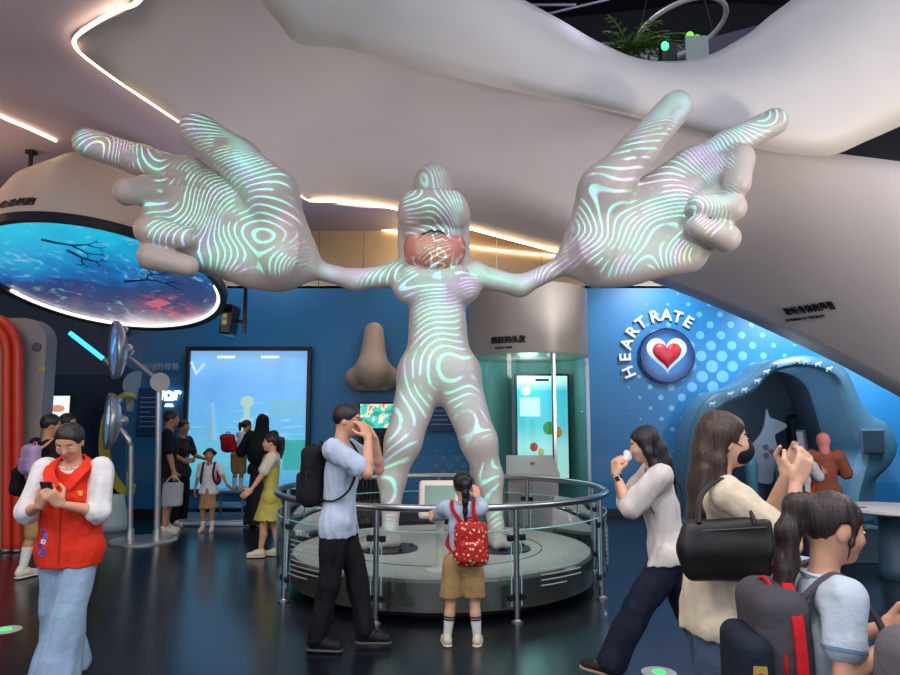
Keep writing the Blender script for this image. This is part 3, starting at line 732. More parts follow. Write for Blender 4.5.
for i, chx in enumerate('走进细胞'):   # lettering round the drum's flank
    a = R(-104+i*4.6); rr = DR*.985
    M = MW @ Matrix.Translation(V((rr*math.cos(a), rr*math.sin(a), .19))) @ Matrix.Rotation(a+PI/2, 4, 'Z') @ Matrix.Rotation(PI/2-.18, 4, 'X')
    me = textmesh(chx, .115, ext=.02, bold=.003); me.transform(M); me.materials.clear(); link('lettering', me, INK, t, world=True)
for px, lab in ((33, 'black hanger rod at the outer side of the white drum'), (143, 'black hanger rod of the white drum beside the statue index finger')):
    p = at(px, 130, 8.55); t = thing('hanger_rod', lab, 'rod', (p.x, 8.55, 4.2))
    obj('rod', bx(BM(), (0, 0, .4), (.035, .035, .8)), BLACK, t); obj('bracket', bx(BM(), (0, 0, .77), (.1, .1, .05)), BLACK, t)
# ------------------------------------------------------------------ grey arch panel with red tubes at the far left
LY = 9.0
p0, p1 = at(-60, 545, LY), at(48, 318, LY)
t = thing('arch_panel', 'pale grey standing panel with a rounded corner beside the red tubes', 'panel', ((p0.x+p1.x)/2, LY, 0))
w = p1.x-p0.x; h = p1.z; rc = .32; pts = [V((-w/2, 0, 0)), V((w/2, 0, 0))]+[V((w/2-rc+rc*math.cos(a), 0, h-rc+rc*math.sin(a))) for a in np.linspace(0, PI/2, 12)]+[V((-w/2, 0, h))]
obj('board', poly(BM(), pts, (0, .25, 0)), mat('panel grey', '9d948e', .5, var=.02), t)
q = at(37, 347, LY)-V(t.location); obj('port_hole', cyl(BM(), q+V((0, .02, 0)), q+V((0, -.02, 0)), .06, n=24), mat('port grey', '5a6068', .4), t)
q = at(42, 369, LY)-V(t.location); obj('yellow_mark', bx(BM(), q, (.08, .01, .06), bev=.004), mat('mark yellow', 'c8a840', .5), t)
RED = mat('red tube', 'd63a22', .35, var=.05)
for off_, lab in ((0, 'inner of the two tall red arched tubes by the grey panel'), (1, 'outer of the two tall red arched tubes nearest the grey panel')):
    t = thing('arched_tube', lab, 'tube', (0, LY-.2, 0)); xs_ = [at(7+off_*11, y, LY-.2) for y in (550, 480, 420, 375, 350)]
    top = [at(3+off_*10, 335-off_*3, LY-.2), at(-6+off_*8, 326-off_*5, LY-.2), at(-20+off_*4, 321-off_*6, LY-.2), at(-45, 318-off_*6, LY-.2)]
    L = [V((p.x, LY-.2, max(p.z, 0))) for p in xs_+top]; t.location = L[0]
    obj('tube_body', tube(BM(), cr(L, 50), .062, 14), RED, t, world=True, smooth=True); obj('foot_flange', cyl(BM(), (0, 0, 0), (0, 0, .02), .09), STEEL, t)
p0, p1 = at(46, 424, 11.6), at(70, 396, 11.6)
t = thing('lit_poster', 'small glowing white poster screen on the navy wall by the grey panel', 'screen', ((p0.x+p1.x)/2, 11.6, p0.z)); w = p1.x-p0.x; h = p1.z-p0.z
obj('housing', bx(BM(), (0, .05, h/2-.02), (w+.08, .1, h+.12), bev=.01), BLACK, t); obj('picture', bx(BM(), (0, -.005, h/2), (w, .01, h)), mat('poster white', 'eaf6f4', .4, emit=1.0), t)
obj('poster_figure', sph(BM(), (0, -.012, h*.55), (.12, .005, .06)), mat('poster orange', 'f0a890', .4, emit=.6), t)
obj('stand', bx(BM(), (0, .06, -p0.z/2), (.2, .08, p0.z)), DARK, t)
# ------------------------------------------------------------------ steel stand with tilted lens discs
bc_ = onz(143, 541); t = thing('lens_stand', 'steel stand with two tilted round lens discs on a round base', 'exhibit', bc_); SY = bc_.y
satin = mat('satin silver', 'c4c6c8', .3, .7, var=.03)
obj('base_plate', lathe(BM(), [(.001, 0), (.43, 0), (.43, .015), (.4, .03), (.001, .03)], n=56), satin, t)
def W(px, py, dy=0.): return at(px, py, SY+dy)
pl, pr = W(130, 538), W(157, 536)
for a, bb, r in ((V((pr.x, SY, .02)), W(159, 385), .04), (V((pl.x, SY, .02)), W(131, 446), .035)):
    obj('pole', cyl(BM(), a, bb, r, n=20), satin, t, world=True)
    obj('pole_socket', cyl(BM(), a, a+V((0, 0, .14)), r+.025, r+.01, n=20), satin, t, world=True)
obj('pole_bend', tube(BM(), [W(131, 448), W(129, 440), W(121, 430), W(116, 424)], .035, 14), satin, t, world=True, smooth=True)
obj('joint_disc', cyl(BM(), W(160, 382, -.12), W(160, 382, .06), .125, n=36), mat('joint grey', 'b8b4b0', .4, .2), t, world=True)
obj('arm', tube(BM(), [W(158, 380), W(122, 352, .1)], .03, 12), satin, t, world=True)
LENS = mat('lens blue', '7fa8dc', .12, .35, emit=.25, ecol='86b4f4', var=.3, scale=3)
for px, py, r, nx, lab in ((117, 350, .4, V((-.82, -.56, -.05)), 'lens_disc'), (111, 421, .38, V((-.84, -.54, .02)), 'lens_disc')):
    c = W(px, py); nn = nx.normalized(); M = frame(nn).to_4x4(); M.translation = c
    bm = BM(); lathe(bm, [(.001, -.1), (r*.55, -.1), (r*.92, -.04), (r, 0), (r, .05), (r*.93, .06), (r*.9, .03)], n=48); bmesh.ops.transform(bm, matrix=M, verts=bm.verts[:])
    dsc = obj(lab, bm, satin, t, world=True, smooth=True)
    bm = BM(); lathe(bm, [(.001, .045), (r*.5, .04), (r*.9, .03)], n=48); bmesh.ops.transform(bm, matrix=M, verts=bm.verts[:]); obj('lens', bm, LENS, dsc, world=True, smooth=True)
    bm = BM(); sph(bm, c-nn*.13, .09); obj('hub_knob', bm, satin, dsc, world=True, smooth=True)
    bm = BM(); sph(bm, c-nn*.06+V((.02, 0, r*.72)), .05); obj('knob', bm, satin, dsc, world=True, smooth=True)
q = W(88, 348, .9)
t = thing('blue_light_bar', 'bright cyan light bar slanting above the lens discs', 'light', W(72, 335, .9))
obj('tube_light', tube(BM(), [W(70, 333, .9), W(106, 361, .9)], .035, 10), mat('cyan light', '5cc8ff', .4, emit=2.2, ecol='38b0ff'), t, world=True)
for a_ in (W(72, 335, .9), W(100, 356, .9)): obj('cord', cyl(BM(), a_, V((a_.x, a_.y, 5.0)), .004, n=6), BLACK, t, world=True)
obj('end_cap', tube(BM(), [W(104, 359.4, .9), W(109, 363, .9)], .045, 10), satin, t, world=True)
# lime crescent
c = at(116, 432, 10.6); t = thing('lime_crescent', 'lime green crescent sculpture behind the lens discs', 'sculpture', (c.x, 10.6, 0))
A = [at(x, y, 10.6) for x, y in ((124, 392), (112, 400), (103, 415), (99, 435), (99, 455), (103, 472), (112, 486), (124, 497))]
B = [at(x, y, 10.6) for x, y in ((126, 396), (118, 404), (112, 418), (110, 436), (110, 452), (114, 467), (119, 478), (126, 488))]
LIME = mat('lime lacquer', 'b4b43c', .35, var=.05)
bm = BM(); loft(bm, [cr(A, 30), cr(B, 30)]); r_ = bmesh.ops.extrude_face_region(bm, geom=bm.faces[:]); bmesh.ops.translate(bm, verts=[e for e in r_['geom'] if isinstance(e, bmesh.types.BMVert)], vec=(0, .35, 0)); obj('crescent', bm, LIME, t, world=True)
obj('crescent_inside', poly(BM(), cr(B, 30), (0, .02, 0)), mat('crescent blue', '2a5c88', .4), t, world=True)
obj('pedestal', lathe(BM(), [(.3, 0), (.28, .1), (.2, .3), (.16, at(116, 494, 10.6).z)], n=32), mat('pale pedestal', 'a8c0c4', .4), t, smooth=True)
# black camera on a drop rod
p = at(245, 312, 9.6)
t = thing('hanging_camera', 'black projector hanging from a rod below the statue hand', 'projector', (p.x, 9.6, p.z))
obj('drop_rod', bx(BM(), (0, 0, .9), (.045, .045, 2.4)), BLACK, t)
obj('arm', cyl(BM(), (0, 0, -.14), (-.12, 0, -.12), .025), BLACK, t)
bm = BM(); bx(bm, (-.2, -.02, -.12), (.17, .3, .42), Matrix.Rotation(R(8), 3, 'Y'), bev=.03); obj('housing', bm, mat('projector black', '15161a', .35), t)
obj('lens_plate', bx(BM(), (-.22, -.18, -.12), (.1, .02, .2), bev=.008), mat('projector amber', '7a6a24', .3, .4), t)
for dz in (-.08, -.17): obj('lens', cyl(BM(), (-.21, -.18, dz), (-.21, -.21, dz), .03, n=20), mat('projector lens', 'c8d0a0', .2), t)
# small lit discs in the floor
for px, py, lab in ((6, 630, 'small green-lit disc set in the floor near the woman in red vest'), (659, 673, 'small green-lit disc set in the floor beside the woman with tissue')):
    p = onz(px, py); t = thing('floor_light', lab, 'light', p)
    obj('disc', lathe(BM(), [(.11, 0), (.11, .004), (.1, .006), (.001, .006)], n=32), mat('floor disc white', 'b8c4c4', .4), t); obj('lamp', lathe(BM(), [(.04, .006), (.04, .009), (.001, .009)], n=24), mat('green lamp', '30e060', .4, emit=1.6), t)
# ------------------------------------------------------------------ things on the dark upper floor
PLm = mat('palm leaf', '5c7a24', .5, var=.35)
p = at(636, 55, 8.6); t = thing('potted_palm', 'leafy green palm in a pot behind the upper balcony', 'plant', (p.x, 8.9, ZU))
obj('pot', lathe(BM(), [(.001, 0), (.13, 0), (.18, .3), (.16, .3), (.001, .27)], n=28), DARK, t, smooth=True)
obj('stem', tube(BM(), [(0, 0, .27), (.02, 0, .8)], .03, 8), mat('palm stem', '4a3c20', .6), t)
rg = random.Random(5); bm = BM()
for k in range(26):
    a = rg.uniform(0, 2*PI); L = rg.uniform(.55, .95); e = rg.uniform(.2, 1.1)
    P = [V((0, 0, .78))+V((math.cos(a)*math.cos(e)*L*s, math.sin(a)*math.cos(e)*L*s, L*math.sin(e)*s-.45*L*s*s)) for s in np.linspace(0, 1, 7)]
    for i in range(6):
        dd = (P[i+1]-P[i]).normalized(); sd = dd.cross(V((0, 0, 1))).normalized()
        for s_ in (-1, 1):
            q = P[i]+sd*s_*.16*(1-i/8)+dd*.08-V((0, 0, .03)); bm.faces.new([bm.verts.new(P[i]), bm.verts.new((P[i]+q)/2+dd*.03), bm.verts.new(q), bm.verts.new((P[i]+q)/2-dd*.015)])
    tube(bm, P, .008, 5)
obj('foliage', bm, PLm, t)
p = at(680, 30, 9.4); t = thing('ring_lamp', 'large pale ring hanging over the dark upper floor', 'lamp', p)
bm = BM(); tube(bm, [V((.62*math.cos(a), .62*math.sin(a), .16*math.cos(a+.6))) for a in np.linspace(0, 2*PI, 60, endpoint=False)], .035, 8, closed=True); obj('ring', bm, mat('ring pale', '9a9a96', .4, emit=.12), t)
for a in (.4, 2.5, 4.6): obj('cord', cyl(BM(), (.62*math.cos(a), .62*math.sin(a), .1), (0, 0, 9.4-p.z), .006, n=6), BLACK, t)
p = at(684, 60, 9.6); t = thing('lit_counter', 'round counter with green lights on the upper floor', 'counter', (p.x+.15, 9.25, ZU))
obj('counter_body', lathe(BM(), [(.5, 0), (.6, .3), (.6, .5), (.001, .52)], n=40), mat('counter blue', '4a6a8c', .35), t, smooth=False)
for px, py, c_, e in ((665, 46, '50ff90', 2.), (690, 36, '80f040', 1.), (697, 39, '70d838', .8)):
    q = at(px, py, 8.55); obj('green_lamp', sph(BM(), q, (.05, .04, .06)), mat('green glow '+c_, c_, .4, emit=e), t, world=True)
p0, p1 = at(686, 58, 8.35), at(708, 36, 8.35); t = thing('glass_board', 'pale glass board at the edge of the upper floor', 'panel', ((p0.x+p1.x)/2, 8.35, ZU)); w = p1.x-p0.x
obj('board', bx(BM(), (0, 0, (p1.z-ZU)/2), (w, .03, p1.z-ZU), bev=.008), mat('pale board', '8a9490', .3, emit=.15), t); obj('foot', bx(BM(), (0, 0, .02), (w*.8, .3, .04)), DARK, t)
p = at(668, 46, 8.5); t = thing('dark_speaker', 'black box beside the pale glass board upstairs', 'box', (p.x+.06, 8.7, ZU)); obj('cabinet', bx(BM(), (0, 0, (at(676, 36, 8.5).z-ZU)/2), (.2, .15, at(676, 36, 8.5).z-ZU), bev=.01), BLACK, t); obj('grille', bx(BM(), (0, -.08, .3), (.16, .01, .3)), DARK, t)
t = thing('ceiling_rail', 'thin pale rail high over the dark upper hall', 'rail', at(560, 2, 9.6)); obj('rail_bar', tube(BM(), [at(520, 5, 9.6), at(576, 5, 9.6)], .02, 6), mat('rail pale', '6c6c72', .4), t, world=True)
obj('rail_bar', tube(BM(), [at(548, 14, 9.6), at(615, -2, 9.6)], .018, 6), mat('rail pale'), t, world=True)
# ================================================================== ROUND STAGE, RAIL AND STATUE
RX, RYc = at(442, 490, 7.3).x, 7.3
RC = V((RX, RYc, 0)); PR = 1.5; PZ = .33
t = thing('round_stage', 'low round stage with grey top under the big-handed statue', 'stage', RC)
brz = mat('brushed bronze grey', '8a8078', .3, .75, var=.08, scale=4)
obj('side', lathe(BM(), [(PR-.1, .07), (PR, .07), (PR, PZ-.03), (PR-.02, PZ-.005)], n=96), brz, t); autosm(t.children[-1])
obj('deck', lathe(BM(), [(PR-.015, PZ-.03), (PR-.02, PZ), (.001, PZ)], n=96), mat('stage top grey', 'c6c2ba', .45, var=.03, scale=3), t)
obj('plinth', lathe(BM(), [(PR-.16, 0), (PR-.16, .08)], n=80), DARK, t)
obj('inner_line', lathe(BM(), [(1.0, PZ), (1.0, PZ+.004), (1.012, PZ+.004), (1.012, PZ)], n=96, caps=False), mat('stage line', '4c4a48', .5), t)
# railing
RR = 1.64; NPOST = 9; A0 = R(-90-18)
t = thing('stage_railing', 'circular steel railing with glass panels round the statue', 'railing', RC)
ZT = .905
bm = BM(); tube(bm, [V((RR*math.cos(a), RR*math.sin(a), ZT)) for a in np.linspace(0, 2*PI, 120, endpoint=False)], .03, 14, closed=True)
obj('top_rail', bm, STEEL, t, smooth=True)
EDGE = mat('glass edge glint', '9fe0e0', .2, var=.03); CLAMP = mat('dark clamp', '2a2c30', .35, .6)  # pale cyan paints the light caught by the glass edges
PRINT = mat('white glass print', 'aeb8bc', .5)
for i in range(NPOST):
    a = A0+2*PI*i/NPOST; c = V((RR*math.cos(a), RR*math.sin(a), 0)); rad = c.normalized(); tan = V((-rad.y, rad.x, 0))
    o = obj('post', cyl(BM(), c, c+V((0, 0, ZT)), .024, n=18), STEEL, t)
    obj('post_foot', lathe(BM(), [(.05, 0), (.05, .012), (.03, .025), (.026, .03)], c, n=24), STEEL, o)
    for z in (.2, .66):
        for s in (-1, 1): obj('glass_clamp', bx(BM(), c+tan*s*.055-rad*.0+V((0, 0, z)), (.05, .04, .05), Matrix.Rotation(a+PI/2, 3, 'Z'), bev=.008), CLAMP, o)
    d = 2*PI/NPOST; e = .045/RR
    a1 = np.linspace(a+e, a+d-e, 14)
    bm = BM(); loft(bm, [[V((RR*math.cos(q), RR*math.sin(q), z)) for q in a1] for z in (.13, .72)])
    gp = obj('glass_panel', bm, GLASS, t, smooth=True)
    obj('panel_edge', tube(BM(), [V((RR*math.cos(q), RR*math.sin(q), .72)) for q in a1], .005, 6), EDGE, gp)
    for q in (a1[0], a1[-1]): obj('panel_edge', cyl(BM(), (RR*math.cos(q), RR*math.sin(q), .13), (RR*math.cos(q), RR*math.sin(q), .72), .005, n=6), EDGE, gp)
    if i in (2, 8, 7, 1):
        bm = BM(); st_ = .16 if i != 0 else .05
        for k in range(8):
            q0 = a+d*(.12 if i in (8, 7) else .2); q1 = q0+d*(.42 if k % 4 != 3 else .25)
            z = .56-k*.042
            ribbon(bm, [V(((RR+.006)*math.cos(q), (RR+.006)*math.sin(q), z)) for q in np.linspace(q0, q1, 6)], .009, .002, (0, 0, 1))
        obj('printed_lines', bm, PRINT, gp)
        if i == 8:
            q = a+d*.3; M = Matrix.Translation(RC+V(((RR+.008)*math.cos(q), (RR+.008)*math.sin(q), .63))) @ Matrix.Rotation(q+PI/2, 4, 'Z') @ Matrix.Rotation(PI/2, 4, 'X')
            text('title_lettering', '感觉小人', .055, LETTER, gp, M, ext=.001)
# white tablet console on its post just inside the rail
q = at(440, 500, 6.0); t = thing('tablet_console', 'white-framed tablet console tilted behind the railing', 'console', (q.x, 6.05, PZ))
tm = Matrix.Rotation(R(-28), 3, 'X')
zc = q.z-PZ; fw = .36; fh = .34
obj('frame', bx(BM(), (0, 0, zc), (fw, .05, fh), tm, bev=.03, seg=3), mat('console cream', 'e2d8ca', .4, var=.02), t)
obj('display', bx(BM(), tm @ V((0, -.027, 0))+V((0, 0, zc)), (fw*.72, .008, fh*.66), tm), mat('tablet picture', '6f8a80', .3, emit=.25, ecol='7c9a8c', var=.25, scale=4), t)
obj('post', cyl(BM(), (0, .08, 0), (0, .04, zc), .035, n=18), mat('console cream'), t); obj('foot', lathe(BM(), [(.13, 0), (.13, .015), (.04, .03)], (0, .08, 0), n=28), mat('console cream'), t)
# ------------------------------------------------------------------ the statue (big hands, lips and tongue)
STAT = mat('statue white', 'c2b8b2', .42, var=.02)
SYY = 7.15
root = thing('homunculus_statue', 'giant white statue with enormous hands, lips and tongue, arms spread', 'statue', (at(442, 545, SYY).x, SYY, PZ))
s = Sdf(.0155)
def Q(px, py, y=0.): return at(px, py, SYY+y)
def rp(px): return px*SYY/FOC*1.0
caps = {'lh': [], 'rh': [], 'b': []}
def C(part, a, b, ra, rb=None, k=6, **kw):
    a, b = Q(*a), Q(*b); rb = ra if rb is None else rb
    s.cap(a, b, rp(ra), rp(rb), k=rp(k), **kw)
    if part and not kw.get('sub'): caps[part].append((a, b, rp(ra), rp(rb)))
def E(part, c, r, k=8, rot=None, **kw):
    c = Q(*c); s.ell(c, tuple(rp(x) for x in r), rot=rot, k=rp(k), **kw)
    if part and not kw.get('sub'): caps[part].append((c-V((max(r[0]-r[2], 0.1)*.01, 0, 0)), c+V((max(r[0]-r[2], 0.1)*.01, 0, 0)), rp(min(r[0], r[2])), rp(min(r[0], r[2]))))
# torso
C('b', (421, 283, 0), (453, 283, 0), 21, k=6, sq=((0, 1, 0), .8)); E('b', (419, 287, -.06), (27, 16, 19), k=12); E('b', (454, 287, -.06), (27, 16, 19), k=12)
C('b', (437, 300, 0), (438, 332, 0), 29, 26, k=5, sq=((0, 1, 0), .75)); C('b', (438, 332, 0), (438, 362, 0), 26, 34, k=14, sq=((0, 1, 0), .8)); C('b', (424, 374, 0), (454, 374, 0), 25, k=12, sq=((0, 1, 0), .9))
# legs
for part, hip, knee, calf, ank, toe, heel in (('b', (422, 378, 0), (403, 442, -.08), (392, 478, -.02), (390, 528, 0), (366, 546, -.12), (393, 540, .03)), ('b', (456, 378, 0), (479, 442, -.08), (489, 478, -.02), (496, 526, 0), (506, 544, -.12), (494, 539, .03))):
    C(part, hip, knee, 23, 17, k=10); C(part, knee, calf, 17, 13, k=8); C(part, calf, ank, 13, 7.5, k=8)
    C(None, ank, heel, 7.5, 8, k=4); C(None, heel, toe, 8, 6, k=6, sq=((0, 0, 1), .8))
    C(None, (toe[0]+(6 if toe[0] < 430 else -5), toe[1]-1, toe[2]-.05), (toe[0]+(10 if toe[0] < 430 else -10), toe[1], toe[2]-.1), 5, k=4)
# arms
C('lh', (398, 275, 0), (355, 280, .0), 12.5, 10, k=5); C('lh', (355, 280, 0), (312, 269, -.05), 10, 9, k=8)
C('rh', (474, 275, 0), (520, 286, .0), 12.5, 10, k=5); C('rh', (520, 286, 0), (564, 265, -.05), 10, 9, k=8)
for x in (398, 474): E(None, (x, 273, 0), (13, 13, 12), k=5)
# head: dome, big overhanging upper lip, teeth bar, cheeks
E('b', (433, 184, .02), (20, 20, 22)); C('b', (433, 200, .05), (433, 262, .08), 20, 22, k=8)
C('b', (417, 207, -.24), (450, 207, -.24), 17, k=6); E('b', (433, 204, -.28), (27, 14, 14), k=6); E(None, (411, 215, -.2), (14, 15, 15), k=5); E(None, (456, 215, -.2), (14, 15, 15), k=5); C(None, (418, 224, -.4), (449, 224, -.4), 3, k=3, sub=True)
C('b', (416, 232, -.1), (451, 232, -.1), 13, k=3)
C(None, (404, 225, -.03), (405, 262, -.02), 7, 7, k=5); C(None, (463, 225, -.03), (463, 262, -.02), 7, 7, k=5)
C(None, (412, 274, -.14), (458, 274, -.14), 9, k=6)
# left hand
C('lh', (300, 262, -.1), (285, 258, -.2), 20, 30, k=10)
s.cap(Q(262, 246, -.12), Q(238, 236, -.12), rp(44), rp(44), k=rp(14), sq=((0, 1, 0), .5)); caps['lh'].append((Q(265, 247, -.12), Q(232, 236, -.12), rp(42), rp(42)))
s.cap(Q(282, 262, -.15), Q(205, 244, -.15), rp(28), rp(26), k=rp(12), sq=((0, 1, 0), .7)); caps['lh'].append((Q(282, 262, -.15), Q(205, 250, -.15), rp(26), rp(24)))
C('lh', (290, 246, -.14), (272, 194, -.26), 22, 25, k=12); C('lh', (272, 194, -.26), (238, 160, -.36), 25, 20, k=10); C('lh', (238, 160, -.36), (197, 131, -.42), 20, 18, k=8)
C('lh', (236, 210, -.05), (190, 176, -.15), 24, 18, k=10); C('lh', (190, 176, -.15), (140, 160, -.24), 17, 15, k=8); C('lh', (140, 160, -.24), (88, 143, -.32), 15, 14.5, k=6)
C('lh', (215, 222, -.1), (174, 192, -.22), 22, 17, k=10); C(None, (174, 192, -.22), (148, 190, -.42), 16, 14, k=6); C(None, (148, 190, -.42), (127, 192, -.6), 14, 13, k=5)
C('lh', (210, 232, -.1), (160, 216, -.3), 20, 16, k=8); C(None, (160, 216, -.3), (150, 230, -.52), 16, 14, k=5); C(None, (150, 230, -.52), (184, 237, -.55), 14, 11, k=4)
C('lh', (215, 255, -.12), (166, 244, -.3), 20, 15, k=8); C(None, (166, 244, -.3), (152, 256, -.46), 14, 13, k=5); C(None, (152, 256, -.46), (188, 266, -.5), 13, 10, k=4)
E(None, (228, 222, -.62), (26, 22, 20), k=14, sub=True)
# right hand
C('rh', (577, 258, -.1), (592, 252, -.2), 20, 28, k=10)
s.cap(Q(620, 240, -.12), Q(655, 228, -.12), rp(45), rp(40), k=rp(14), sq=((0, 1, 0), .5)); caps['rh'].append((Q(618, 240, -.12), Q(655, 228, -.12), rp(42), rp(40)))
s.cap(Q(598, 264, -.15), Q(685, 250, -.15), rp(24), rp(24), k=rp(12), sq=((0, 1, 0), .7)); caps['rh'].append((Q(605, 262, -.15), Q(682, 250, -.15), rp(24), rp(22)))
C('rh', (588, 236, -.14), (604, 190, -.26), 22, 24, k=12); C('rh', (604, 190, -.26), (638, 150, -.36), 24, 18, k=10); C('rh', (638, 150, -.36), (676, 107, -.42), 18, 16, k=8)
C('rh', (650, 200, -.05), (690, 166, -.15), 24, 17, k=10); C('rh', (690, 166, -.15), (728, 145, -.24), 16, 14, k=8); C('rh', (728, 145, -.24), (774, 122, -.32), 14, 13.5, k=6)
C('rh', (670, 205, -.1), (716, 172, -.25), 22, 17, k=10); C(None, (716, 172, -.25), (739, 160, -.4), 16, 14, k=6); C(None, (739, 158, -.4), (737, 184, -.5), 14, 13, k=5)
C('rh', (680, 222, -.1), (722, 204, -.3), 20, 15, k=8); C(None, (722, 206, -.3), (732, 208, -.45), 14, 13, k=5); C(None, (732, 208, -.45), (697, 204, -.52), 13, 10, k=4)
C('rh', (680, 240, -.12), (716, 232, -.3), 20, 15, k=8); C(None, (716, 234, -.3), (726, 238, -.44), 14, 13, k=5); C(None, (726, 238, -.44), (696, 226, -.5), 13, 10, k=4)
E(None, (660, 205, -.6), (24, 20, 18), k=14, sub=True)
me = s.mesh('body'); link('body', me, STAT, root, world=True)
sh_ = Sdf(.012); sh_.ell(Q(435, 253, -.14), (rp(30), rp(20), rp(21)), k=.02); sh_.cap(Q(417, 246, -.14), Q(453, 246, -.14), rp(13), k=.06); sh_.cap(Q(434, 240, -.33), Q(434, 270, -.38), rp(1.2), k=.04, sub=True); sh_.box(Q(434, 224, -.2), (.5, .5, rp(12)), k=.02, sub=True)
TM, g, b, oc = shader('tongue', .4)
n1, _ = g.noise(oc, 2.2, 2); 
tn = g.m('FRACT', g.m('MULTIPLY', n1, 9.)); ln = g.m('MULTIPLY', g.smooth(tn, .0, .06), g.smooth(tn, .3, .2))
n3, _ = g.noise(oc, 5, 2)
TM.node_tree.links.new(g.mix(g.m('MULTIPLY', ln, g.smooth(n3, .42, .52)), g.ramp(n1, [(.3, 'b8686a'), (.7, 'd8907c')]), 'f0dcd4'), b.inputs['Base Color'])
link('tongue', sh_.mesh('tongue'), TM, root, world=True)
obj('mouth_line', tube(BM(), cr([Q(421, 234.5, -.245), Q(427, 232.5, -.25), Q(431, 230.5, -.25), Q(434.5, 232, -.25), Q(438, 230.5, -.25), Q(445, 234, -.245)], 24), .008, 6), INK, root, world=True)
for px, nm in ((392, 0), (492, 1)):
    c = Q(px+(-4 if nm == 0 else 8), 544, 0.); c = V((c.x, SYY-.02, PZ))
    fp = obj('foot_plate', lathe(BM(), [(.3, 0), (.3, .02), (.001, .021)], c, n=48), mat('dark foot plate', '34343a', .35, .4), root, world=True)
    for a in (.4, 1.6, 2.8, 4., 5.3): obj('plate_bolt', cyl(BM(), c+V((.25*math.cos(a), .25*math.sin(a), .02)), c+V((.25*math.cos(a), .25*math.sin(a), .04)), .018, n=10), BLACK, fp, world=True)
# ------------------------------------------------------------------ light
W_ = bpy.data.worlds.new('hall'); SC.world = W_; W_.use_nodes = True
bg = W_.node_tree.nodes['Background']; bg.inputs[0].default_value = (*lin('c4cbdc'), 1); bg.inputs[1].default_value = 1.6
def lamp(name, kind, loc, power, col='fff4e6', size=.3, to=None, **kw):
    l = bpy.data.lights.new(name, kind); l.energy = power; l.color = lin(col)
    if kind == 'AREA': l.size = size
    else: l.shadow_soft_size = size
    for k, v in kw.items(): setattr(l, k, v)
    o = bpy.data.objects.new(name, l); COL.objects.link(o); o.location = loc
    if to is not None: o.rotation_euler = (V(to)-V(loc)).to_track_quat('-Z', 'Y').to_euler()
    return o
for i, (x, y, z, pw) in enumerate(((-3.2, .6, 4.8, 150), (0, .2, 5.0, 170), (3.2, .8, 4.8, 150), (-1.8, 3.6, 5.0, 110), (2.6, 4.0, 5.2, 110))):
    lamp('ceiling_lamp', 'SPOT', (x, y, z), pw*1.3, 'fff1e2', .35, to=(x*.7, y+1.6, 0), spot_size=R(125), spot_blend=.6)  # unseen overhead spots added to stand for the hall's ceiling lighting
for x, z, pw in ((3.6, 3.9, 140), (6.0, 3.4, 190), (7.6, 2.6, 110), (-3.4, 4.4, 40), (-.2, 4.5, 40)):
    lamp('wall_washer', 'SPOT', (x, 10.6, z+.4), pw*2.2, 'd8ecff', .25, to=(x, 12, z-1.5), spot_size=R(120), spot_blend=.8)
lamp('ceiling_fill', 'POINT', (4.6, 5.2, 3.4), 90, 'fff0e4', .5)  # unseen mid-air point lights, this and the next, added to brighten the ceilings
lamp('ceiling_fill', 'POINT', (-4.4, 3.6, 3.0), 80, 'ffe6cc', .5)
lamp('drum_fill', 'POINT', (-6.3, 7.6, 4.2), 45, 'ffd8a8', .3)  # another added mid-air light with no fitting, beside the drum
for x, y, pw in ((-1.6, 9.0, 100), (1.6, 9.0, 95), (.4, 3.2, 80)): lamp('soffit_fill', 'SPOT', (x, y, 2.6 if y > 5 else 3.4), pw, 'f4eef0', .3, to=(x, y-.6, 6), spot_size=R(130), spot_blend=.7)  # added upward fill spots, no fittings, to brighten the soffit
lamp('hull_fill', 'SPOT', (6.6, 3.4, 1.7), 480, 'fff0e4', .4, to=(4.6, 7.6, 3.9), spot_size=R(80), spot_blend=.9)  # fill spot added to brighten the hull, no real fixture
lamp('upper_hall_fill', 'POINT', (2.2, 8.8, 7.8), 40, 'e4e0ff', .2)  # fill light added to lift the dark upper floor and palm
lamp('booth_lamp', 'POINT', (bc.x, bc.y, 2.3), 11, 'defff6', .15)
lamp('pod_fill', 'POINT', (pc.x, PY+.6, 1.9), 30, 'd0e6ff', .15)  # fill light added to lighten the pod interior
lamp('soffit_glow', 'POINT', (-.4, 11.6, 4.6), 20, 'ffdca4', .3)
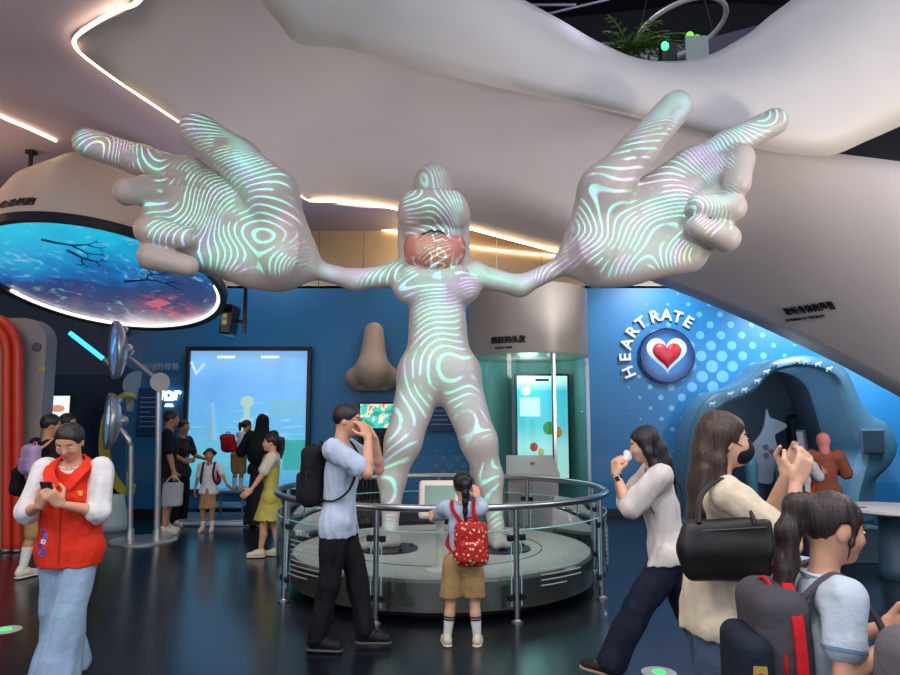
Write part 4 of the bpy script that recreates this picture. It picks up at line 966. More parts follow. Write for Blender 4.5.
# projectors that map line drawings of light onto the statue
def projector(name, loc, aim, parts, power, freq, seed, ctr, rings):
    l = bpy.data.lights.new(name, 'SPOT'); l.energy = power; l.shadow_soft_size = .004; l.spot_size = R(64); l.spot_blend = .0
    o = bpy.data.objects.new(name, l); COL.objects.link(o); o.location = loc
    q = (V(aim)-V(loc)).to_track_quat('-Z', 'Y'); o.rotation_euler = q.to_euler()
    inv = (Matrix.Translation(V(loc)) @ q.to_matrix().to_4x4()).inverted()
    l.use_nodes = True; nt = l.node_tree; g = NT(nt); em = next(n for n in nt.nodes if n.type == 'EMISSION')
    tc = g.new('ShaderNodeTexCoord'); X, Y, Z = g.xyz(tc.outputs['Normal'])
    iz = g.m('DIVIDE', 1., g.m('ABSOLUTE', Z)); U = g.m('MULTIPLY', X, iz); Vv = g.m('MULTIPLY', Y, iz)
    mask = None
    for a, b, ra, rb in parts:
        A, B = inv @ a, inv @ b
        a2 = (A.x/-A.z, A.y/-A.z); b2 = (B.x/-B.z, B.y/-B.z); r0, r1 = .86*ra/-A.z, .86*rb/-B.z
        bx_, by_ = b2[0]-a2[0], b2[1]-a2[1]; L = max(bx_**2+by_**2, 1e-8)
        pu = g.m('SUBTRACT', U, a2[0]); pv = g.m('SUBTRACT', Vv, a2[1])
        tt = g.m('MULTIPLY_ADD', pu, bx_/L, g.m('MULTIPLY', pv, by_/L), clamp=True)
        du = g.m('MULTIPLY_ADD', tt, -bx_, pu); dv = g.m('MULTIPLY_ADD', tt, -by_, pv)
        d = g.m('SUBTRACT', g.m('SQRT', g.m('MULTIPLY_ADD', du, du, g.m('MULTIPLY', dv, dv))), g.m('MULTIPLY_ADD', tt, r1-r0, r0))
        mask = d if mask is None else g.m('MINIMUM', mask, d)
    mask = g.smooth(mask, .004, -.006)
    uv = g.vec(U, Vv, seed*1.37)
    n1, _ = g.noise(uv, freq, 1., .4, .3); n2, _ = g.noise(uv, freq*1.7, 2.); n3, _ = g.noise(uv, freq*6, 2.)
    cc = inv @ ctr; cu, cv = g.m('SUBTRACT', U, cc.x/-cc.z), g.m('SUBTRACT', Vv, cc.y/-cc.z); dist = g.m('SQRT', g.m('MULTIPLY_ADD', cu, cu, g.m('MULTIPLY', cv, cv)))
    ph = g.m('FRACT', g.m('MULTIPLY_ADD', n1, 62., g.m('MULTIPLY', dist, rings))); line = g.m('MULTIPLY', g.smooth(ph, .0, .1), g.smooth(ph, .36, .26))
    zone = g.m('MAXIMUM', g.smooth(n2, .34, .46), g.smooth(dist, .13, .07)); line = g.m('MULTIPLY', line, g.m('MULTIPLY', g.smooth(n3, .36, .46), g.m('MULTIPLY_ADD', zone, .92, .08)))
    wash = g.m('MULTIPLY', g.m('MAXIMUM', g.smooth(n2, .46, .6), g.smooth(dist, .14, .04)), .2)
    col = g.ramp(g.noise(uv, freq*2.2, 2.)[0], [(.34, (.42, .4, 1.)), (.43, (.2, .75, 1.)), (.5, (.1, 1., .7)), (.57, (.2, .95, 1.)), (.64, (.6, .5, 1.)), (.72, (.5, 1., .6))])
    nt.links.new(col, em.inputs['Color']); nt.links.new(g.m('MULTIPLY', g.m('ADD', line, wash), mask), em.inputs['Strength']); return o
projector('hand_projector', (-1.4, .6, 4.3), Q(230, 215), caps['lh'], 3000, 4.2, 1., Q(236, 280, -.3), 88.)
projector('hand_projector', (1.4, .6, 4.3), Q(650, 210), caps['rh'], 3000, 4.2, 2., Q(650, 278, -.3), 88.)
projector('body_projector', (0, .6, 4.3), Q(438, 330), caps['b'], 3000, 5.2, 3., Q(422, 386, -.2), 44.)
vs = SC.view_settings; vs.view_transform = 'Standard'; vs.look = 'None'; vs.exposure = 0.; vs.gamma = 1.; vs.use_curve_mapping = False
# ================================================================== PEOPLE
def skin(n, c): return mat('skin '+n, c, .5, var=.04, scale=14, spec=.35)
SK = skin('warm', 'd6a184'); SKP = skin('pale', 'dfb296'); SKD = skin('tan', 'b98464')
def cloth(n, c='808080', rough=.8, bump=.55, var=.06): return mat('cloth '+n, c, rough, bump=bump, bscale=16, var=var, scale=6, spec=.25)
def hairmat(n, c):
    m, g, b, oc = shader('hair '+n, .42)
    X, Y, Z = g.xyz(oc); f, _ = g.noise(g.vec(g.m('MULTIPLY', X, 60.), g.m('MULTIPLY', Y, 60.), g.m('MULTIPLY', Z, 4.)), 2., 3)
    cc = lin(c); g.put(b.inputs['Base Color'], g.ramp(f, [(.35, tuple(x*.65 for x in cc)), (.65, tuple(min(1, x*1.5) for x in cc))]))
    bp = g.new('ShaderNodeBump'); bp.inputs['Strength'].default_value = .5; bp.inputs['Distance'].default_value = .01; g.put(bp.inputs['Height'], f); g.put(b.inputs['Normal'], bp.outputs[0]); return m
HB_ = hairmat('black', '17141a'); HBR = hairmat('dark brown', '3a2820')
EYEW = mat('eye white', 'e6e2dc', .25); IRIS = mat('iris', '140e0c', .2); LIP = mat('lips', 'b4605a', .45); BROW = mat('brow', '1c1614', .7)
WSHOE = cloth('white shoe', 'd8d2c6', .6); CSHOE = cloth('cream shoe', 'd8cdb2', .6); SOLE = mat('pale sole', 'cfcac0', .6); BSHOE = cloth('black shoe', '17181b', .6)
def ik(a, t, l1, l2, hint):
    d = t-a; L = min(max(d.length, abs(l1-l2)+.01), (l1+l2)*.998); dn = d.normalized(); t = a+dn*L
    x = (l1*l1-l2*l2+L*L)/(2*L); hh = math.sqrt(max(l1*l1-x*x, 0)); p = V(hint)-dn*V(hint).dot(dn)
    p = p.normalized() if p.length > 1e-4 else V((1, 0, 0)); return a+dn*x+p*hh, t
class Person:
    def __init__(s, label, px, Y, heading, h, sex='f', hs=1., hip=None, lean=0., side=0., yaw=0., pitch=0., roll=0., feet=None, hands=None, elbow=None, sk=None, vox=.007, drop=0., z0=0., fat=1., face=True, name='person', group=None, x=None, shoulder=None, lid=.75):
        xx = at(px, 530, Y).x if x is None else x
        # the pixel column is converted on the horizon row
        s.root = thing(name, label, 'person', (xx, Y, z0), R(heading), group); s.h = h; s.vox = vox; s.sk = sk or SK
        s.M = Matrix.Translation((xx, Y, z0)) @ Matrix.Rotation(R(heading), 4, 'Z'); s.Mi = s.M.inverted()
        s.hh = .068*h*hs; kid = hs > 1.05; s.kid = kid; s.sex = sex; s.fat = fat; s.lid = lid
        s.hipz = (hip or (.475 if kid else .515))*h-drop; nbz = h-.045*h-1.78*s.hh-drop
        s.pel = V((0, 0, s.hipz)); s.RT = Matrix.Rotation(R(side), 3, 'Y') @ Matrix.Rotation(R(lean), 3, 'X'); s.T = nbz-s.hipz
        s.shw = shoulder or (.118 if sex == 'm' else .104 if not kid else .102)*h
        s.nb = s.tp(0, 0, s.T)
        s.sh = {k: s.tp(sg*s.shw, .005*h, s.T-.022*h) for k, sg in (('L', 1), ('R', -1))}
        s.RH = Matrix.Rotation(R(yaw), 3, 'Z') @ Matrix.Rotation(R(roll), 3, 'Y') @ Matrix.Rotation(R(pitch), 3, 'X')
        s.hc = s.tp(0, -.005*h, s.T+.045*h)+s.RH @ V((0, -.012*h, s.hh*.78))
        ua, fa = (.152 if kid else .168)*h, (.14 if kid else .148)*h; s.el = {}; s.wr = {}; s.hd = {}
        hands = hands or {}; elbow = elbow or {}
        for k, sg in (('L', 1), ('R', -1)):
            d = hands.get(k)
            if d is None: d = (s.sh[k]+V((sg*.05*h, -.02*h, -.305*h)), V((0, -.15, -1)), V((-sg, 0, 0)), .45)
            w = V(d[0]); s.el[k], s.wr[k] = ik(s.sh[k], w, ua, fa, elbow.get(k, V((sg*.3, 1, -.2)))); s.hd[k] = (V(d[1]).normalized(), V(d[2]), d[3])
        s.ft = {}; s.kn = {}; s.hj = {}
        feet = feet or {}
        for k, sg in (('L', 1), ('R', -1)):
            f = feet.get(k, (sg*.055*h, 0, 0, sg*8, 0)); ank = V((f[0], f[1], f[2]+.043*h))
            s.hj[k] = s.pel+V((sg*.05*h, 0, -.01*h)); L = (s.hipz-.053*h+drop)*.502
            kn, an = ik(s.hj[k], ank, L, L, V((sg*.12, -1, 0))); s.kn[k] = kn; s.ft[k] = (an, Matrix.Rotation(R(f[3]), 3, 'Z') @ Matrix.Rotation(R(f[4]), 3, 'X'), an.z-.043*h)
        s.body(face)
    def tp(s, x, y, z): return s.pel+s.RT @ V((x, y, z))
    def hp(s, x, y, z): return s.hc+s.RH @ (V((x, y, z))*s.hh)
    def loc(s, w): return s.Mi @ V(w)
    def torso(s, S, g=0., k=.03, hips=True):
        h, q, f = s.h, (s.RT @ V((0, 1, 0)), .74), s.fat
        if hips: S.cap(s.tp(-.04*h, 0, -.005*h), s.tp(.04*h, 0, -.005*h), .064*h*f+g, k=k, sq=(q[0], .88))
        ch = .082 if s.sex == 'm' else .075
        S.cap(s.tp(0, 0, .04*h), s.tp(0, -.004*h, .6*s.T), (.07 if s.sex == 'm' else .064)*h*f+g, ch*h*f+g, k=k, sq=q)
        S.cap(s.tp(0, -.004*h, .6*s.T), s.tp(0, .004*h, s.T-.06*h), ch*h*f+g, .062*h*f+g, k=k, sq=q)
        S.cap(s.tp(-s.shw*.72, .006*h, s.T-.04*h), s.tp(s.shw*.72, .006*h, s.T-.04*h), .034*h+g, k=k)
        S.cap(s.tp(-.02*h, .004*h, s.T-.02*h), s.tp(.02*h, .004*h, s.T-.02*h), .03*h+g*.6, k=k)
        if s.sex == 'f' and not s.kid:
            for sg in (-1, 1): S.ell(s.tp(sg*.036*h, -.052*h, .62*s.T), tuple(.034*h+g*.6 for _ in range(3)), k=k)
    def leg(s, S, k, r, g=0., upto=2., kk=.02):
        """r: radii at hip, knee, end; upto: 1 = knee, 2 = ankle"""
        a, b, c = s.hj[k], s.kn[k], s.ft[k][0]
        if upto <= 1: S.cap(a, a.lerp(b, upto), r[0]+g, r[1]+g, k=kk)
        else: S.cap(a, b, r[0]+g, r[1]+g, k=kk); S.cap(b, b.lerp(c, upto-1), r[1]+g, r[2]+g, k=kk)
    def body(s, face):
        h, hh = s.h, s.hh; S = Sdf(s.vox); s.torso(S); tf = 1.0 if s.sex == 'm' else .88
        for k, sg in (('L', 1), ('R', -1)):
            S.ell(s.sh[k], (.032*h*tf,)*3, k=.02)
            S.cap(s.sh[k], s.el[k], .029*h*tf, .0235*h*tf, k=.02); m = s.el[k].lerp(s.wr[k], .3)
            S.cap(s.el[k], m, .0235*h*tf, .024*h*tf, k=.012); S.cap(m, s.wr[k], .024*h*tf, .0155*h*tf, k=.012)
            a, b, (c, RF, z) = s.hj[k], s.kn[k], s.ft[k]
            S.cap(a, b, .048*h, .031*h, k=.02); cm = b.lerp(c, .35)+RF @ V((0, .008*h, 0))
            S.cap(b, cm, .031*h, .031*h, k=.015); S.cap(cm, c, .03*h, .019*h, k=.015)
            S.cap(c+RF @ V((0, .01*h, -.018*h)), c+RF @ V((0, -.085*h, -.026*h)), .02*h, .014*h, k=.015)
        S.cap(s.tp(0, .006*h, s.T-.03*h), s.hp(0, .2, -.3), .034*h*(1.05 if s.sex == 'm' else .92), .03*h, k=.02)
        P = s.hp; RH = s.RH
        S.ell(P(0, .14, .22), (.69*hh, .82*hh, .76*hh), RH, k=.03*hh/.1); S.ell(P(0, -.16, -.22), (.57*hh, .58*hh, .7*hh), RH, k=.25*hh)
        S.ell(P(0, -.46, -.72), (.24*hh, .22*hh, .2*hh), RH, k=.2*hh)
        for sg in (-1, 1):
            S.ell(P(sg*.3, -.5, -.22), (.22*hh, .2*hh, .22*hh), RH, k=.15*hh)
            S.ell(P(sg*.27, -.84, .06), (.17*hh, .09*hh, .1*hh), RH, k=.07*hh, sub=True)
            S.ell(P(sg*.66, .08, -.1), (.07*hh, .16*hh, .24*hh), RH, k=.05*hh)
        S.cap(P(0, -.66, .08), P(0, -.83, -.24), .06*hh, .1*hh, k=.08*hh)
        S.ell(P(0, -.64, -.5), (.18*hh, .12*hh, .1*hh), RH, k=.06*hh)
        for k, sg in (('L', 1), ('R', -1)): s.hand(S, k, sg)
        S.build('body', s.sk, s.root)
        if face:
            for sg in (-1, 1):
                bm = BM(); sph(bm, P(sg*.27, -.655, .05), (.12*hh, .06*hh, .05*hh*s.lid), RH, 12, 8); e = obj('eye', bm, EYEW, s.root, smooth=True)
                bm = BM(); sph(bm, P(sg*.27, -.695, .05), (.06*hh, .03*hh, .05*hh*s.lid), RH, 10, 8); obj('iris', bm, IRIS, e, smooth=True)
                bm = BM(); tube(bm, [P(sg*.13, -.7, .2), P(sg*.27, -.685, .25), P(sg*.42, -.58, .21)], .026*hh, 6); obj('eyebrow', bm, BROW, s.root, smooth=True)
            bm = BM(); sph(bm, P(0, -.735, -.48), (.17*hh, .04*hh, .035*hh), RH, 12, 8); sph(bm, P(0, -.73, -.54), (.14*hh, .04*hh, .035*hh), RH, 12, 8); obj('lips', bm, LIP, s.root, smooth=True)
    def hand(s, S, k, sg):
        h = s.h*(1.08 if s.kid else 1.); d, n, cu = s.hd[k]; n = (n-d*n.dot(d)).normalized(); t = d.cross(n)*(-sg); w = s.wr[k]
        F = Matrix((t, d, n)).transposed(); pl = .054*h
        S.box(w+d*pl*.55, (.023*h, pl*.58, .0095*h), F, rd=.0085*h, k=.012)
        for i in range(4):
            b = w+d*pl+t*(.0175-.0116*i)*h; ln = (.043, .048, .045, .035)[i]*h; ang = 0
            for fr, bend in ((.45, .8), (.31, 1.1), (.26, .8)):
                ang += cu*bend+(.05 if i > 1 else 0); dd = d*math.cos(ang)+n*math.sin(ang); e = b+dd*ln*fr
                S.cap(b, e, .0062*h, .0054*h, k=.0025); b = e
        b = w+d*.016*h+t*.02*h; d1 = (t*.75+d*.65+n*.35).normalized(); e = b+d1*.03*h; S.cap(b, e, .0085*h, .0068*h, k=.006)
        d2 = (d*.85+t*(.25-.5*cu)+n*(.3+.4*cu)).normalized(); S.cap(e, e+d2*.026*h, .0066*h, .0055*h, k=.003)
    def grip(s, k):
        """middle of the palm side of a hand"""
        d, n, cu = s.hd[k]; n = (n-d*n.dot(d)).normalized(); return s.wr[k]+d*.055*s.h+n*.022*s.h, d, n
    # ---- clothes
    def top(s, m, sleeve=.75, g=.012, hem=-.06, wide=0., name='shirt', neck=.034, wr=.003, vneck=0., sl_r=None, seed=1, collar=None, flare=0., fr=(30, 30, 16), boxy=0.):
        h = s.h; S = Sdf(s.vox); s.torso(S, g, hips=hem < .02)
        if hem < -.01:
            for k in 'LR': S.cap(s.hj[k], s.hj[k].lerp(s.kn[k], .3), .057*h*s.fat+g, .05*h*s.fat+g, k=.03)
            S.cap(s.tp(0, 0, s.T*.5), s.tp(0, 0, hem*h-.03), .07*h*s.fat+g+boxy, .077*h*s.fat+g+flare+boxy*.6, k=.03, sq=(s.RT @ V((0, 1, 0)), .78))
            S.cap(s.tp(0, 0, .03*h), s.tp(0, 0, hem*h-.06*h), .075*h*s.fat+g+flare*.4, .08*h*s.fat+g+flare, k=.03, sq=(s.RT @ V((0, 1, 0)), .8))
        rs = sl_r or (.034*h+wide, .032*h+wide)
        for k in 'LR':
            if sleeve <= 0: continue
            if sleeve <= 1: S.cap(s.sh[k], s.sh[k].lerp(s.el[k], sleeve), rs[0]+g*.3, rs[1]+g*.3, k=.02)
            else: S.cap(s.sh[k], s.el[k], rs[0]+g*.3, rs[1]+g*.3, k=.02); S.cap(s.el[k], s.el[k].lerp(s.wr[k], sleeve-1), rs[1]+g*.3, rs[1]*.85+g*.2, k=.02)
        if wr: S.wrinkle(wr*1.4, fr, seed)
        S.box(s.tp(0, 0, hem*h-.3), (1., 1., .3), s.RT, rd=.002, k=.006, sub=True)
        S.cap(s.tp(0, 0, s.T-.005*h), s.tp(0, -.02*h, s.T+.12*h), neck*h+.004, neck*h+.02, k=.008, sub=True)
        if vneck: S.cap(s.tp(0, -.05*h, s.T-.01*h), s.tp(0, -.12*h, s.T-.01*h-vneck), .02*h, .004, k=.01, sub=True)
        o = S.build(name, m, s.root)
        if collar:
            bm = BM(); c0 = s.tp(0, .004*h, s.T-.008*h); pts = []
            for a in np.linspace(R(-70), R(250), 24): pts.append(c0+s.RT @ V((.042*h*math.cos(a), -.0*h+.04*h*math.sin(a), .012*h*math.sin(a)-.006*h)))
            ribbon(bm, pts, .03*h*1., .008, [(p-c0).normalized()*.5+V((0, 0, .9)) for p in pts]); obj('collar', bm, collar, o)
        return o
    def trousers(s, m, r=(.056, .042, .04), upto=1.97, hem=None, name='trousers', wr=.003, g=.006, seed=2, waist=.025):
        h = s.h; S = Sdf(s.vox); S.cap(s.tp(-.036*h, 0, .0), s.tp(.036*h, 0, 0), .066*h*s.fat+g, k=.03, sq=((0, 1, 0), .9))
        S.cap(s.tp(0, 0, 0), s.tp(0, 0, waist*h), .073*h*s.fat+g, .068*h*s.fat+g, k=.03, sq=((0, 1, 0), .8))
        for k in 'LR': s.leg(S, k, [x*h for x in r], 0, upto, kk=.012)
        S.wrinkle(wr*1.4, (26, 26, 12), seed)
        if hem is not None: S.box((0, 0, hem-.3), (1.5, 1.5, .3), rd=.002, k=.006, sub=True)
        return S.build(name, m, s.root)
    def skirt(s, m, hem, r0=.075, r1=.13, name='skirt', wr=.006, fr=(30, 30, 3), top=.05, seed=3, c=None):
        h = s.h; S = Sdf(s.vox); c = c or (s.kn['L']+s.kn['R'])/2
        e = V((c.x*.6, c.y*.6, hem)); S.cap(s.tp(0, 0, top*h), e+V((0, 0, -.04)), r0*h, r1*h, k=.03, sq=((0, 1, 0), .85)); S.cap(s.tp(-.03*h, 0, 0), s.tp(.03*h, 0, 0), .07*h, k=.03)
        S.wrinkle(wr, fr, seed); S.box((0, 0, hem-.5), (1.5, 1.5, .5), rd=.002, k=.005, sub=True)
        return S.build(name, m, s.root)
    def shoes(s, m, sole=SOLE, socks=None, sock_h=.5, stripes=None):
        h = s.h
        for k in 'LR':
            c, RF, z = s.ft[k]; f = lambda x, y, zz: c+RF @ V((x*h, y*h, zz*h)); S = Sdf(min(s.vox, .008))
            S.cap(f(0, .016, -.012), f(0, -.03, -.008), .026*h, .027*h, k=.012); S.cap(f(0, -.03, -.014), f(0, -.088, -.022), .026*h, .022*h, k=.015, sq=(RF @ V((0, 0, 1)), .85))
            S.cap(f(0, .012, 0), f(0, .006, .014), .024*h, .023*h, k=.012)
            S.box(f(0, -.03, -.043-.05), (.06*h, .2*h, .05*h), RF, rd=.002, k=.004, sub=True); o = S.build('shoe', m, s.root)
            S = Sdf(min(s.vox, .008)); S.cap(f(0, .016, -.037), f(0, -.088, -.037), .028*h, .025*h, k=.01); q = f(0, -.03, 0)
            S.box(f(0, -.03, -.032+.05), (.06*h, .2*h, .05*h), RF, rd=.002, k=.003, sub=True); S.box(f(0, -.03, -.043-.05), (.06*h, .2*h, .05*h), RF, rd=.002, k=.003, sub=True); S.build('sole', sole, o)
            bm = BM()
            for yy in (-.028, -.044, -.06): ribbon(bm, [f(-.018, yy, .0115+(yy+.028)*.45), f(0, yy-.002, .018+(yy+.028)*.5), f(.018, yy, .0115+(yy+.028)*.45)], .006, .003, RF @ V((0, 1, 0)))
            if s.vox < .01: obj('laces', bm, sole, o)
            else: bm.free()
            if socks:
                up = s.kn[k]; e = c.lerp(up, sock_h); S = Sdf(min(s.vox, .008)); cm = c.lerp(up, min(.6, sock_h))+RF @ V((0, .006*h, 0))
                S.cap(f(0, 0, 0), cm, .0225*h, .033*h, k=.01); so = S.build('sock', socks, s.root)
                if stripes:
                    for q in (.84, .95):
                        p = c.lerp(cm, q); dd = (cm-c).normalized(); r_ = (.0225+(.033-.0225)*q)*h+.002
                        bm = BM(); cyl(bm, p-dd*.006, p+dd*.006, r_, n=24); obj('stripe', bm, stripes, so, smooth=False)
    def hair(s, m, fringe=.0, short=False, extra=None, name='hair', part=0., vol=.98, wr=.0025, ears=False, low=-.58):
        hh = s.hh; P = s.hp; S = Sdf(min(s.vox, .007)); RH = s.RH
        S.ell(P(0, .15, .25), (.76*hh*vol, .9*hh*vol, .84*hh*vol), RH, k=.02)
        S.ell(P(part, -1.02, -.3-fringe), (1.2*hh, .8*hh, .88*hh), RH, k=.06*hh, sub=True)
        for sg in (-1, 1):
            if ears: S.ell(P(sg*.75, .0, -.2), (.3*hh, .3*hh, .42*hh), RH, k=.06*hh, sub=True); S.box(P(0, -.6, -.7), (1.2*hh, .95*hh, .5*hh), RH, rd=.1*hh, k=.06*hh, sub=True)
        if short:
            S.box(P(0, -.72, -1.02), (1.2*hh, 1.05*hh, .9*hh), RH, rd=.1*hh, k=.08*hh, sub=True); S.box(P(0, .6, -1.25), (1.2*hh, 1.2*hh, .85*hh), RH, rd=.1*hh, k=.05*hh, sub=True)
        else: S.box(P(0, 0, low-.62), (1.4*hh, 1.4*hh, .62*hh), RH, rd=.1*hh, k=.06*hh, sub=True)
        if extra: extra(S, P, hh)
        S.wrinkle(wr, (90, 90, 14), 5); return S.build(name, m, s.root)
def xf(p, q): return p.M @ V(q)
def to_world_thing(name, label, cat, p, q, group=None):
    t = thing(name, label, cat, xf(p, q), p.root.rotation_euler.z, group); return t
def backpack(p, label, size, y0, zc, mats, group=None, xo=0., pocket=True, straps=True, tilt=0., crest=None, front=.07, cat='backpack', sd='LR'):
    """worn on the back: size (w,d,h), y0 the back's surface, zc the middle height"""
    w, d, hg = size; h = p.h; c = p.RT @ V((0, 0, 0)); C0 = V((xo, y0+d/2, zc)); lean = p.RT
    t = to_world_thing('backpack', label, cat, p, C0-V((0, 0, hg/2)), group); O = C0-V((0, 0, hg/2)); RR_ = Matrix.Rotation(R(tilt), 3, 'X')
    def L(x, y, z): return RR_ @ V((x, y, z))
    v = min(p.vox, .008); S = Sdf(v); S.box(L(0, 0, hg*.5), (w/2, d/2, hg/2), RR_, rd=min(w, d)*.42, k=.02); S.ell(L(0, .02, hg*.2), (w*.5, d*.52, hg*.2), RR_, k=.04); S.wrinkle(.003, (20, 20, 20), 2); S.build('pack_body', mats[0], t)
    if pocket:
        S = Sdf(v); S.box(L(0, d*.5, hg*.32), (w*.38, d*.22, hg*.25), RR_, rd=.03, k=.02); S.build('front_pocket', mats[1], t)
        bm = BM(); tube(bm, [L(x*w*.34, d*.66, hg*(.5-.03*abs(x)**3)) for x in np.linspace(-1, 1, 9)], .004, 6); obj('zip', bm, mats[2], t)
    bm = BM(); tube(bm, cr([L(-w*.5*math.cos(a), 0.+d*.1, hg*.55+hg*.47*math.sin(a)) for a in np.linspace(-.5, PI+.5, 14)], 30), .006, 6); obj('piping', bm, mats[2], t)
    bm = BM(); tube(bm, cr([L(-.03, -d*.3, hg*.97), L(-.025, -d*.3, hg*1.06), L(.025, -d*.3, hg*1.06), L(.03, -d*.3, hg*.97)], 12), .007, 6); obj('top_handle', bm, mats[2], t)
    if straps:
        for k in sd:
            sg = 1 if k == 'L' else -1; sx = sg*p.shw*.66
            top = p.tp(sx, .0, p.T-.004*h+.028); pts = [V((xo+sg*w*.2, C0.y-d*.4, C0.z+hg*.36)), p.tp(sx*.9, .055*h+.012, p.T-.03*h), top, p.tp(sx, -.05*h-.012, p.T-.05*h), p.tp(sx*1.02, -front*h-.022, p.T*.66), p.tp(sx*1.2, -.05*h-.02, p.T*.42), p.tp(sg*(.074*h+.02), .0, p.T*.28), V((xo+sg*w*.3, C0.y-d*.3, C0.z-hg*.36))]
            bm = BM(); ribbon(bm, [q-O for q in cr(pts, 40)], .034*(h/1.5), .011, (1, .0, .0)); obj('strap', bm, mats[3], t)
    return t, L
def phone(p, label, c, d, n, col='1a1a1e', wv=None, size=(.075, .15, .009), screen=True):
    c = xf(p, c); Rz = p.M.to_3x3(); d = Rz @ d; n = Rz @ n; n = (n-d*n.dot(d)).normalized(); x = d.cross(n)
    t = thing('phone', label, 'phone', c); F = Matrix((x, d, n)).transposed()
    obj('phone_body', bx(BM(), (0, 0, 0), size, F, bev=.003), mat('phone '+col, col, .3), t)
    if screen: obj('display', bx(BM(), n*-(size[2]/2+.0005), (size[0]*.9, size[1]*.92, .001), F), mat('phone display', '2a3440', .2, emit=.3, ecol='8aa4c8'), t)
    for k in range(2): obj('lens', cyl(BM(), n*(size[2]/2)+x*size[0]*.25+d*size[1]*(.38-.1*k), n*(size[2]/2+.002)+x*size[0]*.25+d*size[1]*(.38-.1*k), .007, n=12), BLACK, t)
    return t
def pony(at_, drop, r, back=.35, n=4):
    def f(S, P, hh):
        a = P(*at_); pts = [a, P(at_[0], at_[1]+back, at_[2]-.1)]
        for i in range(1, n+1): pts.append(P(at_[0], at_[1]+back+.05*math.sin(i), at_[2]-.1-drop*i/n))
        S.ell(a, (r*.7*hh,)*3, k=.02); S.chain(pts, [r*.6*hh, r*hh]+[r*hh*(1-.6*i/n) for i in range(1, n+1)], k=.02)
    return f
LB = cloth('light blue', 'b4c8dc'); PLB = cloth('pale blue white', 'c2cfdc'); CREAM = cloth('cream', 'd9cdb8'); WHT = cloth('white', 'dedede'); KHAKI = cloth('khaki', 'a98a5c'); BLK = cloth('black', '15161b'); NAVYC = cloth('navy denim', '1a2034', .75)
STRIPE = mat('sock stripe', '1c1c24', .7); SOCK = cloth('white sock', 'dcdcd8')
# 1 ---- woman in the red vest, looking down at her phone
p = Person('woman in red vest and pale wide jeans looking down at a phone', 71, 4.45, 5, 1.6, lid=.3, pitch=32, lean=3, vox=.006, sk=SK,
    feet={'L': (.0, -.12, 0, -4, 0), 'R': (-.05, .16, 0, -8, 0)},
    hands={'L': (V((.045, -.27, 1.11)), V((-.35, -.35, .55)), V((-.5, .55, .35)), .5), 'R': (V((-.075, -.27, 1.1)), V((.35, -.35, .55)), V((.5, .55, .35)), .5)},
    elbow={'L': V((.6, .45, -.7)), 'R': V((-.6, .45, -.7))})
p.top(WHT, sleeve=1.12, g=.012, hem=-.05, wide=.016, neck=.04, vneck=.06, collar=WHT)
RV = cloth('red vest', 'e0341c', .7)
v = p.top(RV, sleeve=0, g=.027, hem=-.065, name='vest', neck=.05, vneck=.13, wr=.003, flare=.0, boxy=.045)
bm = BM()
for sg in (-1, 1):
    ribbon(bm, cr([p.tp(0, .055*p.h, p.T+.012), p.tp(sg*.062*p.h, .01, p.T+.018), p.tp(sg*.055*p.h, -.075*p.h, p.T-.05), p.tp(sg*.02*p.h, -.095*p.h, p.T-.13)], 16), .065, .012, V((sg*.8, -.3, -.35)))
obj('vest_collar', bm, RV, v)
OR = cloth('orange yoke', 'd88a2c')
for sg in (-1, 1): S = Sdf(.006); S.ell(p.tp(sg*p.shw*.88, .0, p.T-.03*p.h), (.032, .052, .046), k=.01); S.build('shoulder_yoke', OR, v)
def onfront(x, z, r=.0):
    """point on the vest front at body coordinates x, height z, found by casting a ray"""
    return x, z
def cast(o, x, z, y0=-1., d=(0, 1, 0)):
    dg = bpy.context.evaluated_depsgraph_get(); ok, q, n, i = o.ray_cast(V((x, y0, z)), V(d)); return (q, n) if ok else (V((x, -.15, z)), V((0, -1, 0)))
for i, (x, z, c_) in enumerate(((-.105, .93, '4a3c9c'), (-.085, .905, '3c78c8'), (-.1, .875, 'd8d4f0'), (-.12, .85, '4a3c9c'), (-.095, .82, '3c58b8'), (-.115, .8, '8c4cb0'))):
    q, n = cast(v, x, z); bm = BM()
    for a in range(5): sph(bm, q+V((.011*math.cos(a*1.257), -.002, .011*math.sin(a*1.257))), (.008, .004, .008), u=8, v=6)
    obj('flower_print', bm, mat('flower '+c_, c_, .6), v)
for x, z, c_ in ((.1, 1.16, 'e8c038'), (-.1, 1.17, 'e88cb0')):
    q, n = cast(v, x, z); bm = BM(); bx(bm, q, (.035, .006, .03), bev=.003); obj('badge', bm, mat('badge '+c_, c_, .5), v)
bm = BM()
for z in np.linspace(.76, 1.1, 14): pass
pts = [cast(v, 0, z)[0]+V((0, -.003, 0)) for z in np.linspace(.75, 1.1, 12)]; tube(bm, pts, .005, 6); obj('zip', bm, mat('vest zip', 'a82410', .5), v)
JP = cloth('pale denim', '8faac4', .85)
p.trousers(JP, r=(.062, .066, .09), upto=2.0, hem=.05, name='jeans', wr=.004); p.shoes(WSHOE)
def bun(S, P, hh): S.ell(P(0, 1.0, -.1), (.3*hh, .3*hh, .3*hh), k=.03); S.cap(P(-.5, .1, -.35), P(-.2, .8, -.2), .2*hh, .2*hh, k=.03); S.cap(P(.5, .1, -.35), P(.2, .8, -.2), .2*hh, .2*hh, k=.03)
p.hair(HB_, fringe=-.14, extra=bun, low=-.26, vol=.96)
g1, d1, n1 = p.grip('L'); g2, d2, n2 = p.grip('R'); mid_ = (g1+g2)/2
phone(p, 'dark phone held in both hands by the woman in red vest', mid_+V((0, -.02, .012)), V((0, -.5, .75)), V((0, -.75, -.5)), '5a2a2c')
